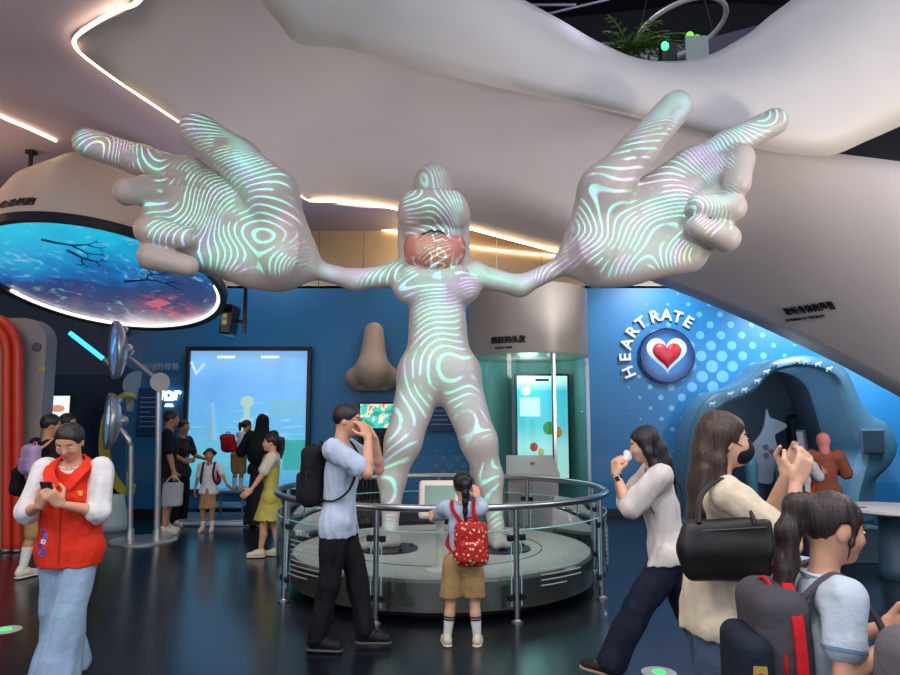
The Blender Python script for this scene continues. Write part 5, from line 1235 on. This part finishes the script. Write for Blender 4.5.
# 2 ---- man in black T-shirt with bags
p = Person('man in black T-shirt carrying a lavender backpack and a black bag', 42, 7.4, 150, 1.66, 'm', yaw=-25, vox=.009, sk=SKD, face=False,
    feet={'L': (.1, .12, 0, 8, 0), 'R': (-.08, -.15, 0, -8, 0)})
p.top(BLK, sleeve=.8, g=.016, hem=-.07, wide=.01); p.trousers(KHAKI, r=(.062, .052, .05), upto=1.05, name='shorts'); p.shoes(WSHOE, socks=SOCK, sock_h=.7); p.hair(HB_, short=True)
backpack(p, 'lavender child backpack slung on the man in black T-shirt', (.24, .12, .3), .105, 1.2, [cloth('lavender', 'b39cc4'), cloth('lilac', '9c84b8'), cloth('pink trim', 'd87ca4'), cloth('peach strap', 'd89c8c')], xo=.0, sd='R')
q = p.wr['L']; t = to_world_thing('shoulder_bag', 'black and red bag carried on the far arm of the man in black', 'bag', p, q+V((.05, 0, -.02)))
S = Sdf(.009); S.box((0.02, 0, .14), (.07, .17, .14), rd=.05, k=.02); S.ell((.02, 0, .07), (.08, .19, .1), k=.04); S.wrinkle(.004, (16, 16, 16)); S.build('bag_body', BLK, t)
bm = BM(); ribbon(bm, cr([V((0.02, -.14, .26)), V((-.02, -.08, .42)), V((-.06, .0, .5)), V((-.02, .08, .42)), V((.02, .14, .26))], 20), .03, .008, (1, 0, 0)); obj('strap', bm, cloth('red strap', '7c2420'), t)
bm = BM(); bx(bm, (.095, 0, .15), (.012, .2, .05), bev=.004); obj('trim', bm, cloth('red strap'), t)
# 3 ---- person behind him
p = Person('person with black hair and white mask behind the man in black', 59, 8.8, 100, 1.68, vox=.011, face=True, sk=SKP)
p.top(cloth('grey top', '6c7480')); p.trousers(NAVYC); p.shoes(BSHOE); p.hair(HB_)
S = Sdf(.008); S.ell(p.hp(0, -.6, -.4), (.5*p.hh, .36*p.hh, .38*p.hh), p.RH, k=.01); S.build('face_mask', WHT, p.root)
# 4 ---- man by the lens stand with a clear bag
p = Person('man in black T-shirt and dark shorts standing beside the steel pole', 165, 10.2, 105, 1.73, 'm', vox=.011, sk=SKD, face=False,
    hands={'R': (V((-.24, -.12, .82)), V((0, -.2, -1)), V((1, 0, 0)), .8), 'L': (V((.2, -.2, 1.0)), V((0, -1, .1)), V((-1, 0, 0)), .4)})
p.top(BLK, sleeve=.8, g=.016, hem=-.07, wide=.012); p.trousers(cloth('charcoal shorts', '2c3038'), r=(.064, .054, .052), upto=1.0, name='shorts'); p.shoes(WSHOE); p.hair(HB_, short=True)
q = p.wr['R']+V((-.02, 0, -.1)); t = to_world_thing('clear_bag', 'see-through plastic bag hanging from the hand of the man by the pole', 'bag', p, q+V((0, 0, -.38)))
S = Sdf(.012); S.box((0, 0, .17), (.05, .14, .17), rd=.045, k=.02); S.wrinkle(.006, (20, 20, 10)); S.build('bag_body', mat('clear plastic', 'd4dde6', .2, alpha=.4), t)
S = Sdf(.01); S.box((0, 0, .07), (.03, .08, .06), rd=.02); S.build('contents', cloth('grey goods', '98a2b0'), t)
bm = BM(); tube(bm, cr([V((0, -.1, .33)), V((0, -.03, .42)), V((0, .03, .42)), V((0, .1, .33))], 14), .006, 6); obj('handle', bm, WHT, t)
# 4b
p = Person('person in dark clothes half hidden beyond the man by the steel pole', 178, 10.95, 70, 1.6, vox=.012, face=True, sk=SKD, hands={'L': (V((.18, -.3, 1.0)), V((0, -1, .2)), V((-1, 0, 0)), .4)})
p.top(cloth('dark plum', '2c2430'), sleeve=.8); p.trousers(BLK); p.shoes(WSHOE); p.hair(HB_)
# 5 ---- little girl facing the camera with arm out
RP = [cloth('red pack', 'b01c28'), cloth('red pocket', '8c1420'), cloth('dark trim', '20141a'), cloth('navy strap', '1c2034')]
p = Person('small girl in white shirt and khaki skirt stretching out one arm', 207, 10.4, 4, 1.19, hs=1.2, vox=.01, sk=SKD,
    hands={'L': (V((.36, -.2, .56)), V((.8, -.3, -.5)), V((0, -.6, -.6)), .2), 'R': (V((-.2, -.02, .56)), V((0, -.1, -1)), V((1, 0, 0)), .4)})
p.top(WHT, sleeve=.8, g=.012, hem=-.03); p.skirt(KHAKI, .33, r0=.075, r1=.115); p.shoes(WSHOE, socks=SOCK, sock_h=.3)
def twin(S, P, hh): S.ell(P(-.85, .35, .2), (.25*hh, .28*hh, .3*hh), k=.03); S.ell(P(.8, .4, .25), (.2*hh, .25*hh, .25*hh), k=.03)
p.hair(HB_, extra=twin, fringe=-.0)
backpack(p, 'red backpack on the small girl facing the hall', (.26, .13, .3), .075, .79, RP)
# 6 ---- child bending on the step stool
p = Person('child in pale shirt and khaki shorts bending on the step stool', 236, 11.15, 160, 1.12, hs=1.2, vox=.01, sk=SKD, z0=.52, lean=24, yaw=-40, face=False,
    hands={'L': (V((.1, -.36, .62)), V((0, -1, 0)), V((0, 0, -1)), .4), 'R': (V((-.12, -.36, .62)), V((0, -1, 0)), V((0, 0, -1)), .4)})
p.top(PLB, sleeve=.8, hem=-.02); p.trousers(KHAKI, r=(.07, .062, .06), upto=.95, name='shorts'); p.shoes(WSHOE, socks=SOCK, sock_h=.5); p.hair(HB_, extra=pony((0, .9, .4), 1.2, .3))
backpack(p, 'dark red backpack on the child bending at the video wall', (.25, .13, .28), .15, .74, RP, tilt=-20, straps=False)
# 7 ---- woman in black
p = Person('woman in long black dress and black veil facing the video wall', 259, 10.85, 185, 1.68, vox=.011, face=False, sk=SKD,
    hands={'L': (V((.22, -.25, 1.2)), V((0, -.8, .6)), V((-1, 0, 0)), .4), 'R': (V((-.16, -.3, 1.15)), V((0, -.8, .6)), V((1, 0, 0)), .4)})
p.top(BLK, sleeve=1.85, g=.02, hem=-.05, wide=.02); p.skirt(cloth('black skirt', '1b1d22'), .04, r0=.085, r1=.14, wr=.008, c=V((0, 0, 0))); p.shoes(BSHOE, sole=BLK)
S = Sdf(.011); hh = p.hh; S.ell(p.hp(0, .12, .15), (.86*hh, 1.0*hh, 1.0*hh), k=.02); S.cap(p.hp(0, .25, -.3), p.tp(0, .05*p.h, p.T*.45), .8*hh, .125*p.h, k=.05, sq=((0, 1, 0), .7)); S.ell(p.hp(0, -1., -.15), (.55*hh, .6*hh, .7*hh), k=.02, sub=True); S.wrinkle(.006, (22, 22, 8)); S.build('veil', BLK, p.root)
# 8 ---- girl in the lime dress
p = Person('girl in lime green dress with black ponytail walking by the railing', 270, 8.5, -82, 1.44, hs=1.1, vox=.008, sk=SK, yaw=5,
    feet={'L': (.05, -.1, 0, 4, 0), 'R': (-.04, .1, 0, -4, 0)}, hands={'L': (V((.19, -.24, .74)), V((.1, -.75, -.6)), V((-1, 0, 0)), .4)})
LIMEC = cloth('lime dress', 'bdb35a'); p.top(CREAM, sleeve=.7, hem=.0, wide=.02, g=.012); p.skirt(LIMEC, .43, r0=.075, r1=.15, wr=.008, name='dress')
S = Sdf(.008); p.torso(S, .018); S.box(p.tp(0, 0, p.T*.78+.3), (.6, .6, .3), p.RT, rd=.002, k=.005, sub=True); S.wrinkle(.002); S.build('bodice', LIMEC, p.root)
for sg in (-1, 1): bm = BM(); ribbon(bm, cr([p.tp(sg*.06*p.h, -.085*p.h, p.T*.74), p.tp(sg*.06*p.h, -.05*p.h, p.T-.0), p.tp(sg*.06*p.h, .0, p.T+.014), p.tp(sg*.06*p.h, .065*p.h, p.T*.78)], 14), .03, .008, (1, 0, 0)); obj('dress_strap', bm, LIMEC, p.root)
p.shoes(CSHOE); p.hair(HB_, extra=pony((0, .95, .35), 2.0, .3, .3), fringe=-.02)
# 9 ---- man with black backpack, hand to his glasses
MX = (338-450)/FOC*5.15
p = Person('man in light blue T-shirt and glasses with hand at his face', 338, 5.15, 84, 1.72, 'm', vox=.006, sk=SK, pitch=6, lean=2,
    feet={'L': (.07, -.2, 0, 4, 0), 'R': (-.07, .12, 0, -4, 0)},
    hands={'R': (V((-.1, -.235, 1.475)), V((.1, .45, .9)), V((.3, .6, .3)), .45), 'L': (V((.1, -.24, 1.46)), V((-.1, .5, .85)), V((-.3, .6, .3)), .5)},
    elbow={'R': V((-.15, -.5, -.9)), 'L': V((.3, -.5, -.9))})
p.top(cloth('pale blue tee', 'b7c6dc'), sleeve=.72, g=.016, hem=-.06, wide=.012, wr=.004); p.trousers(BLK, r=(.06, .046, .04), upto=1.96, wr=.005); p.shoes(BSHOE, sole=mat('grey sole', '4a4a4c', .6)); p.hair(HB_, short=True, fringe=.02)
gl = BM(); hh = p.hh
for sg in (-1, 1):
    tube(gl, [p.hp(sg*.3+.19*math.cos(a), -.83+.04*abs(math.cos(a)), .05+.15*math.sin(a)) for a in np.linspace(0, 2*PI, 20, endpoint=False)], .0022, 6, closed=True); tube(gl, [p.hp(sg*.49, -.79, .08), p.hp(sg*.68, -.4, .08), p.hp(sg*.7, .1, .02)], .0022, 6)
tube(gl, [p.hp(-.1, -.85, .08), p.hp(.1, -.85, .08)], .0022, 6); obj('glasses_frame', gl, BLACK, p.root)
backpack(p, 'black backpack worn by the man in light blue T-shirt', (.29, .15, .43), .108, 1.2, [cloth('pack black', '17181d'), cloth('pack dark', '1d1f26'), cloth('pack trim', '2c2c30'), cloth('pack strap', '14151a')])
# 10 ---- schoolgirl at the railing
p = Person('schoolgirl with red backpack and striped socks reaching up at the railing', 463, 5.22, 180, 1.22, hs=1.18, vox=.006, sk=SK, face=False, yaw=8,
    feet={'L': (.115, 0, 0, 12, 0), 'R': (-.1, 0, 0, -10, 0)})
root10, M10 = p.root, p
def redo(**kw): pass
GH = {'L': (p.loc(at(431, 523, 5.58)), V((.1, -.5, .7)), V((-.2, -.9, -.3)), .6), 'R': (p.loc(at(477, 497, 5.6)), V((.1, -.6, .9)), V((.3, -.9, .2)), .3)}
for o in list(p.root.children): bpy.data.objects.remove(o)
bpy.data.objects.remove(p.root)
p = Person('schoolgirl with red backpack and striped socks reaching up at the railing', 463, 5.22, 180, 1.22, hs=1.18, vox=.006, sk=SK, face=False, yaw=8,
    feet={'L': (.115, 0, 0, 12, 0), 'R': (-.1, 0, 0, -10, 0)}, hands=GH, elbow={'L': V((1, .2, -.6)), 'R': V((-1, .1, -.5))})
p.top(LB, sleeve=.7, g=.014, hem=.01, wide=.012, wr=.004, collar=LB); p.trousers(KHAKI, r=(.07, .068, .068), upto=.99, name='shorts', wr=.003, hem=.335)
bm = BM(); cyl(bm, p.tp(0, 0, .035*p.h), p.tp(0, 0, .055*p.h), .0755*p.h+.012, n=32); bmesh.ops.scale(bm, verts=bm.verts[:], vec=(1, .82, 1)); obj('belt', bm, BLK, p.root)
p.shoes(CSHOE, socks=SOCK, sock_h=.62, stripes=STRIPE); p.hair(HB_, extra=pony((0, 1.0, .3), 2.6, .3, .25), fringe=0)
pm, g, b, oc = shader('red patterned cloth', .75)
vo = g.new('ShaderNodeTexVoronoi'); g.put(vo.inputs['Vector'], oc); vo.inputs['Scale'].default_value = 32
vo2 = g.new('ShaderNodeTexVoronoi'); g.put(vo2.inputs['Vector'], oc); vo2.inputs['Scale'].default_value = 17
c = g.mix(g.smooth(vo.outputs['Distance'], .34, .26), 'b0141c', g.ramp(g.noise(oc, 40)[0], [(.4, 'e8d8a0'), (.5, 'd8a050'), (.6, 'e8e4d8')], 'CONSTANT'))
c = g.mix(g.smooth(vo2.outputs['Distance'], .2, .14), c, '30302c'); pm.node_tree.links.new(c, b.inputs['Base Color'])
backpack(p, 'small red patterned backpack on the schoolgirl at the railing', (.235, .12, .3), .075, .735, [pm, pm, cloth('red trim', '9c1018'), cloth('red strap bright', 'b01820')], xo=-.055)
# 11 ---- woman with tissue
SKW = skin('fair', 'dcae92')
p = Person('woman in white knit top holding a tissue to her nose', 668, 4.35, -98, 1.57, lean=8, pitch=14, yaw=-4, vox=.006, sk=SKW,
    feet={'L': (.05, -.42, .0, 0, -12), 'R': (-.06, .3, .03, 0, 22)},
    hands={'L': (V((.03, -.3, 1.27)), V((-.35, .05, .9)), V((-.6, .6, .1)), .7), 'R': (V((-.05, -.3, 1.26)), V((.35, .05, .9)), V((.6, .6, .1)), .7)}, elbow={'L': V((.35, -.2, -1)), 'R': V((-.35, -.2, -1))})
p.top(cloth('white knit', 'd6d0ca', .9, .3), sleeve=.95, g=.021, hem=-.03, wide=.014, wr=.004, neck=.038); p.trousers(NAVYC, r=(.064, .056, .054), upto=1.93, wr=.005, name='jeans'); p.shoes(cloth('brown black shoe', '2c2622'), sole=mat('tan sole', '9c8468', .6))
def longh(S, P, hh, h=p.h):
    S.chain([P(0, .5, .3), P(.0, .75, -.5), P(0, .85, -1.3), P(0, .9, -2.1), P(0, .95, -2.9)], [.62*hh, .62*hh, .6*hh, .5*hh, .22*hh], k=.03, sq=((0, 1, 0), .6))
    for sg in (-1, 1): S.chain([P(sg*.55, .05, .3), P(sg*.66, .1, -.5), P(sg*.64, .2, -1.2), P(sg*.6, .3, -1.9)], [.25*hh, .26*hh, .26*hh, .14*hh], k=.03)
p.hair(HB_, fringe=-.05, extra=longh)
a, d_, n_ = p.grip('L'); c = (p.wr['L']+p.wr['R'])/2
t = to_world_thing('tissue', 'crumpled white tissue at the nose of the woman in white knit', 'tissue', p, p.hp(0, -1.05, -.42)); S = Sdf(.004); S.ell((0, 0, 0), (.032, .022, .03), k=.01); S.ell((.01, -.012, -.02), (.02, .02, .025), k=.01); S.ell((-.015, -.01, .018), (.022, .014, .016), k=.01); S.wrinkle(.004, (90, 90, 90)); S.build('paper', mat('tissue white', 'f0f0f2', .9), t)
wc = p.el['L'].lerp(p.wr['L'], .88); dd = (p.wr['L']-p.el['L']).normalized()
t = to_world_thing('wristwatch', 'white-cased watch on the wrist of the woman with the tissue', 'watch', p, wc); bm = BM(); cyl(bm, -dd*.012, dd*.012, .0285, n=28); obj('band', bm, BLACK, t); F = frame(V((1, -.25, 0)), dd); bx_ = bx(BM(), V((.03, -.006, 0)), (.036, .04, .012), F, bev=.006); obj('case', bx_, mat('watch white', 'dcdce0', .3), t); obj('face', bx(BM(), V((.0365, -.0076, 0)), (.026, .03, .002), F), BLACK, t)
bm = BM(); ribbon(bm, cr([p.tp(.09*p.h, -.04*p.h, p.T*.5), p.tp(.075*p.h, -.06*p.h, p.T*.78), p.tp(.07*p.h, 0, p.T+.02), p.tp(.075*p.h, .07*p.h, p.T*.8), p.tp(.1*p.h, .06*p.h, p.T*.45)], 24), .014, .006, (1, 0, 0))
t = to_world_thing('bag_strap', 'thin dark strap over the shoulder of the woman with the tissue', 'strap', p, p.tp(.07*p.h, 0, p.T)); bmesh.ops.translate(bm, verts=bm.verts[:], vec=-p.tp(.07*p.h, 0, p.T)); obj('strap_band', bm, BLK, t)
# 12 ---- woman with mask taking a photo
p = Person('woman with long brown hair and black mask photographing with raised phone', 712, 2.85, 82, 1.63, vox=.006, sk=SKW, yaw=2, pitch=-2, fat=1.05, lean=4,
    feet={'L': (.09, -.06, 0, 4, 0), 'R': (-.08, .04, 0, -4, 0)},
    hands={'R': (V((-.14, -.28, 1.37)), V((.12, -.45, .9)), V((.75, .1, .3)), .55), 'L': (V((.06, -.31, 1.38)), V((-.12, -.45, .9)), V((-.75, .1, .3)), .55)}, elbow={'R': V((-.3, -.25, -1)), 'L': V((.3, -.25, -1))})
p.top(cloth('cream tee', 'dccdb4'), sleeve=.8, g=.018, hem=-.03, boxy=.015, wide=.01, wr=.004, flare=.01); p.trousers(cloth('mid denim', '4a5c72', .85), r=(.066, .06, .066), upto=2., hem=.07, name='jeans', wr=.005); p.shoes(WSHOE)
def longb(S, P, hh):
    S.chain([P(0, .45, .35), P(0, .8, -.5), P(0, 1.0, -1.6), P(-.1, 1.15, -2.8), P(-.2, 1.2, -3.9), P(-.25, 1.25, -4.6)], [.64*hh, .66*hh, .7*hh, .66*hh, .45*hh, .12*hh], k=.03, sq=((0, 1, 0), .62))
    S.chain([P(-.56, .3, .2), P(-.64, .4, -.7), P(-.7, .5, -1.8), P(-.72, .5, -2.8), P(-.7, .4, -3.6)], [.2*hh, .22*hh, .26*hh, .26*hh, .1*hh], k=.03)
    S.chain([P(.6, .05, .2), P(.7, .1, -.7), P(.7, .3, -1.8)], [.22*hh, .26*hh, .15*hh], k=.03)
    for i in range(9):
        a = random.uniform(-.7, .4); S.chain([P(a, .95, -1.), P(a*1.1-.1, 1.2, -2.4), P(a*1.2-.15+random.uniform(-.2, .2), 1.25, -3.6-random.uniform(0, 1.2))], [.12*hh, .13*hh, .04*hh], k=.02)
p.hair(HBR, fringe=-.02, extra=longb, vol=1.)
S = Sdf(.005); hh = p.hh; S.ell(p.hp(0, -.38, -.46), (.54*hh, .45*hh, .42*hh), p.RH, k=.01); S.ell(p.hp(0, -.7, -.3), (.13*hh, .19*hh, .22*hh), p.RH, k=.06); mk = S.build('face_mask', cloth('mask black', '15161c', .7), p.root)
for sg in (-1, 1): obj('ear_loop', tube(BM(), cr([p.hp(sg*.5, -.5, -.25), p.hp(sg*.64, -.2, -.08), p.hp(sg*.72, .18, .02)], 8), .0025, 6), BLACK, mk)
a, dA, nA = p.grip('R'); b2, _, _ = p.grip('L'); phone(p, 'phone held up by the woman with the black mask', (a+b2)/2+V((0, -.025, .03)), V((0, .12, 1)), V((0, -1, .12)), '2c2430', size=(.078, .15, .01))
t = to_world_thing('tote_bag', 'black leather tote bag under the arm of the masked woman', 'bag', p, V((-.24, -.0, 1.02)))
S = Sdf(.006); S.cap((0, -.11, .04), (0, .12, .035), .036, k=.04); S.cap((0, -.125, .12), (0, .13, .11), .05, k=.06); S.cap((0, -.135, .21), (0, .12, .19), .026, k=.08); S.box((0, 0, .33), (.3, .4, .1), Matrix.Rotation(R(-6), 3, 'X'), rd=.01, k=.01, sub=True); S.wrinkle(.006, (14, 14, 10), 4)
TL = mat('black leather', '1c1716', .38, bump=.1, bscale=160, var=.1); S.build('bag_body', TL, t)
for sx in (-.03, .03):
    bm = BM(); tube(bm, cr([V((sx, -.09, .21)), V((sx*.6+.03, -.07, .3)), V((sx*.3+.05, .0, .36)), V((sx*.6+.03, .08, .3)), V((sx, .1, .21))], 24), .008, 8); obj('handle', bm, TL, t)
bm = BM(); tube(bm, [V((-.034, -.13, .2)), V((-.04, 0, .19)), V((-.034, .12, .18))], .004, 6); obj('seam', bm, mat('bag seam', '3a302c', .5), t)
# 13 ---- schoolgirl in front
p = Person('schoolgirl with ponytail and white collared shirt nearest the camera', 822, 2.2, 84, 1.38, hs=1.12, vox=.005, sk=SK, pitch=10, yaw=4,
    hands={'R': (V((-.13, -.13, .98)), V((.25, -.9, .1)), V((.9, .2, .2)), .7), 'L': (V((.02, -.17, .98)), V((-.25, -.9, .1)), V((-.9, .2, .2)), .7)}, elbow={'R': V((-.3, .6, -.9)), 'L': V((.3, .6, -.9))})
p.top(PLB, sleeve=.6, g=.012, hem=-.02, wide=.008, wr=.003, collar=PLB)
for k in 'LR':
    a, e = p.sh[k], p.el[k]; dd = (e-a).normalized(); c = a.lerp(e, .66); bm = BM(); cyl(bm, c-dd*.004, c+dd*.004, .033*p.h+.0135, n=28); obj('sleeve_stripe', bm, cloth('sleeve stripe', '6c8ca8'), p.root)
p.trousers(KHAKI, r=(.07, .064, .062), upto=.97, name='shorts'); p.shoes(WSHOE, socks=SOCK, sock_h=.5)
def pony2(S, P, hh):
    S.ell(P(0, .98, .5), (.26*hh, .26*hh, .3*hh), k=.03); S.chain([P(0, .95, .5), P(0, 1.2, .45), P(-.05, 1.32, -.3), P(-.1, 1.25, -1.2), P(-.12, 1.2, -2.)], [.18*hh, .26*hh, .31*hh, .28*hh, .1*hh], k=.03)
    for i in range(8): a = random.uniform(-.35, .3); S.chain([P(a, 1.25, -.4), P(a*1.2, 1.3+random.uniform(-.15, .25), -1.4), P(a*1.6, 1.3+random.uniform(-.2, .3), -2.3-random.uniform(0, .4))], [.12*hh, .1*hh, .03*hh], k=.015)
    S.chain([P(-.6, -.2, .2), P(-.66, -.18, -.3), P(-.66, -.12, -.75)], [.07*hh, .06*hh, .02*hh], k=.02)
HBR2 = hairmat('brown black', '2a1d1a'); p.hair(HBR2, fringe=-.02, extra=pony2, ears=True)
bm = BM(); tube(bm, [p.hp(.26*math.cos(a), 1.08, .5+.3*math.sin(a)) for a in np.linspace(0, 2*PI, 18, endpoint=False)], .008, 8, closed=True); obj('hair_tie', bm, BLACK, p.root)
GP = [cloth('grey pack', '4c4a50'), cloth('navy pocket', '1c2434'), cloth('red pack trim', 'c81c24'), cloth('grey pack strap', '565560')]
t, L = backpack(p, 'large grey and red backpack on the schoolgirl nearest the camera', (.3, .16, .44), .08, .89, GP, pocket=False)
S = Sdf(.006); S.box(L(-.06, .1, .15), (.13, .05, .17), rd=.045, k=.02); S.build('front_pocket', GP[1], t)
bm = BM(); ribbon(bm, cr([L(-.165, -.02, .0), L(-.17, -.02, .2), L(-.15, -.02, .36), L(-.08, -.02, .45)], 20), .03, .012, (0, 1, 0)); obj('side_stripe', bm, GP[2], t)
S = Sdf(.006); S.box(L(-.1, .02, .07), (.07, .09, .08), rd=.03); S.build('side_pocket', cloth('bright red pocket', 'd02028'), t)
q = L(-.188, .1, .22); bm = BM(); poly(bm, [q+V((0, y, z)) for y, z in ((-.018, .03), (.018, .03), (.02, .0), (0, -.035), (-.02, 0))], (-.004, 0, 0)); obj('crest', bm, mat('crest gold', 'c8a040', .4, .2), t)
q = L(-.19, .1, .222); obj('crest_centre', cyl(BM(), q+V((-.003, 0, 0)), q+V((-.006, 0, 0)), .011, n=16), mat('crest red', 'a83028', .5), t)
bm = BM(); tube(bm, [L(-.175, .03, .12), L(-.18, .03, .07)], .004, 6); tube(bm, [L(-.18, .03, .07)+V((0, .015*math.cos(a), -.02+.02*math.sin(a))) for a in np.linspace(0, 2*PI, 14, endpoint=False)], .003, 6, closed=True); obj('key_ring', bm, mat('pink ring', 'd8a0a4', .3, .4), t)
a, dA, nA = p.grip('R'); t = to_world_thing('red_pen', 'red pen held in the hands of the schoolgirl nearest the camera', 'pen', p, a+V((.03, -.06, .01))); obj('barrel', cyl(BM(), (0, .05, -.06), (0, -.1, .07), .006, n=12), mat('pen red', 'd83440', .3), t); obj('tip', cyl(BM(), (0, .05, -.06), (0, .062, -.0705), .005, .001, n=12), BLACK, t)
# 14 ---- boy in front of the pod
p = Person('boy with teal backpack standing at the opening of the pod', 802, 8.2, 125, 1.36, 'm', hs=1.12, vox=.009, sk=SKD, face=True, yaw=10, hands={'R': (V((-.12, -.3, .98)), V((0, -.9, .3)), V((1, 0, 0)), .5), 'L': (V((.1, -.33, 1.0)), V((0, -.9, .3)), V((-1, 0, 0)), .5)})
p.top(cloth('grey white tee', 'b8bcc0'), sleeve=.8, wide=.01); p.trousers(NAVYC); p.shoes(WSHOE); p.hair(HB_, short=True)
backpack(p, 'dark teal backpack with red trim on the boy at the pod', (.27, .14, .38), .09, .95, [cloth('teal pack', '1c3c48'), cloth('teal pocket', '162e38'), cloth('orange red trim', 'c83c20'), cloth('red orange strap', 'b8381c')])
# 15 ---- person in rust brown with pink head covering
p = Person('person in rust brown top and pink head covering at the pod', 829, 8.7, 165, 1.44, vox=.01, sk=SK, face=False, hands={'R': (V((-.18, -.25, 1.0)), V((.3, -.8, .4)), V((1, 0, 0)), .5), 'L': (V((.14, -.28, 1.02)), V((-.2, -.8, .4)), V((-1, 0, 0)), .5)})
RB = cloth('rust brown', '8c4c38'); p.top(RB, sleeve=1.8, g=.02, hem=-.12, wide=.02); p.trousers(cloth('brown trousers', '3c2c28')); p.shoes(BSHOE)
S = Sdf(.01); hh = p.hh; S.ell(p.hp(0, .12, .12), (.82*hh, .95*hh, .95*hh), k=.02); S.cap(p.hp(0, .2, -.3), p.tp(0, .02, p.T), .62*hh, .6*hh, k=.03); S.ell(p.hp(0, -1., -.1), (.5*hh, .55*hh, .6*hh), k=.02, sub=True); S.build('head_covering', cloth('pink', 'cc7c78'), p.root)
# 16 ---- child mostly outside the frame
p = Person('child mostly out of frame wearing a grey backpack with red trim', 978, 1.8, 95, 1.38, hs=1.15, vox=.008, sk=SK, face=True)
p.top(PLB, sleeve=.78, g=.014, hem=-.02, collar=PLB); p.trousers(KHAKI, r=(.07, .064, .062), upto=.97, name='shorts'); p.shoes(WSHOE, socks=SOCK); p.hair(HB_, short=True)
backpack(p, 'grey backpack with red trim at the edge of the frame', (.28, .15, .34), .082, .91, [cloth('grey pack light', '6c6a70'), cloth('dark grey pocket', '3c3a40'), GP[2], GP[3]])
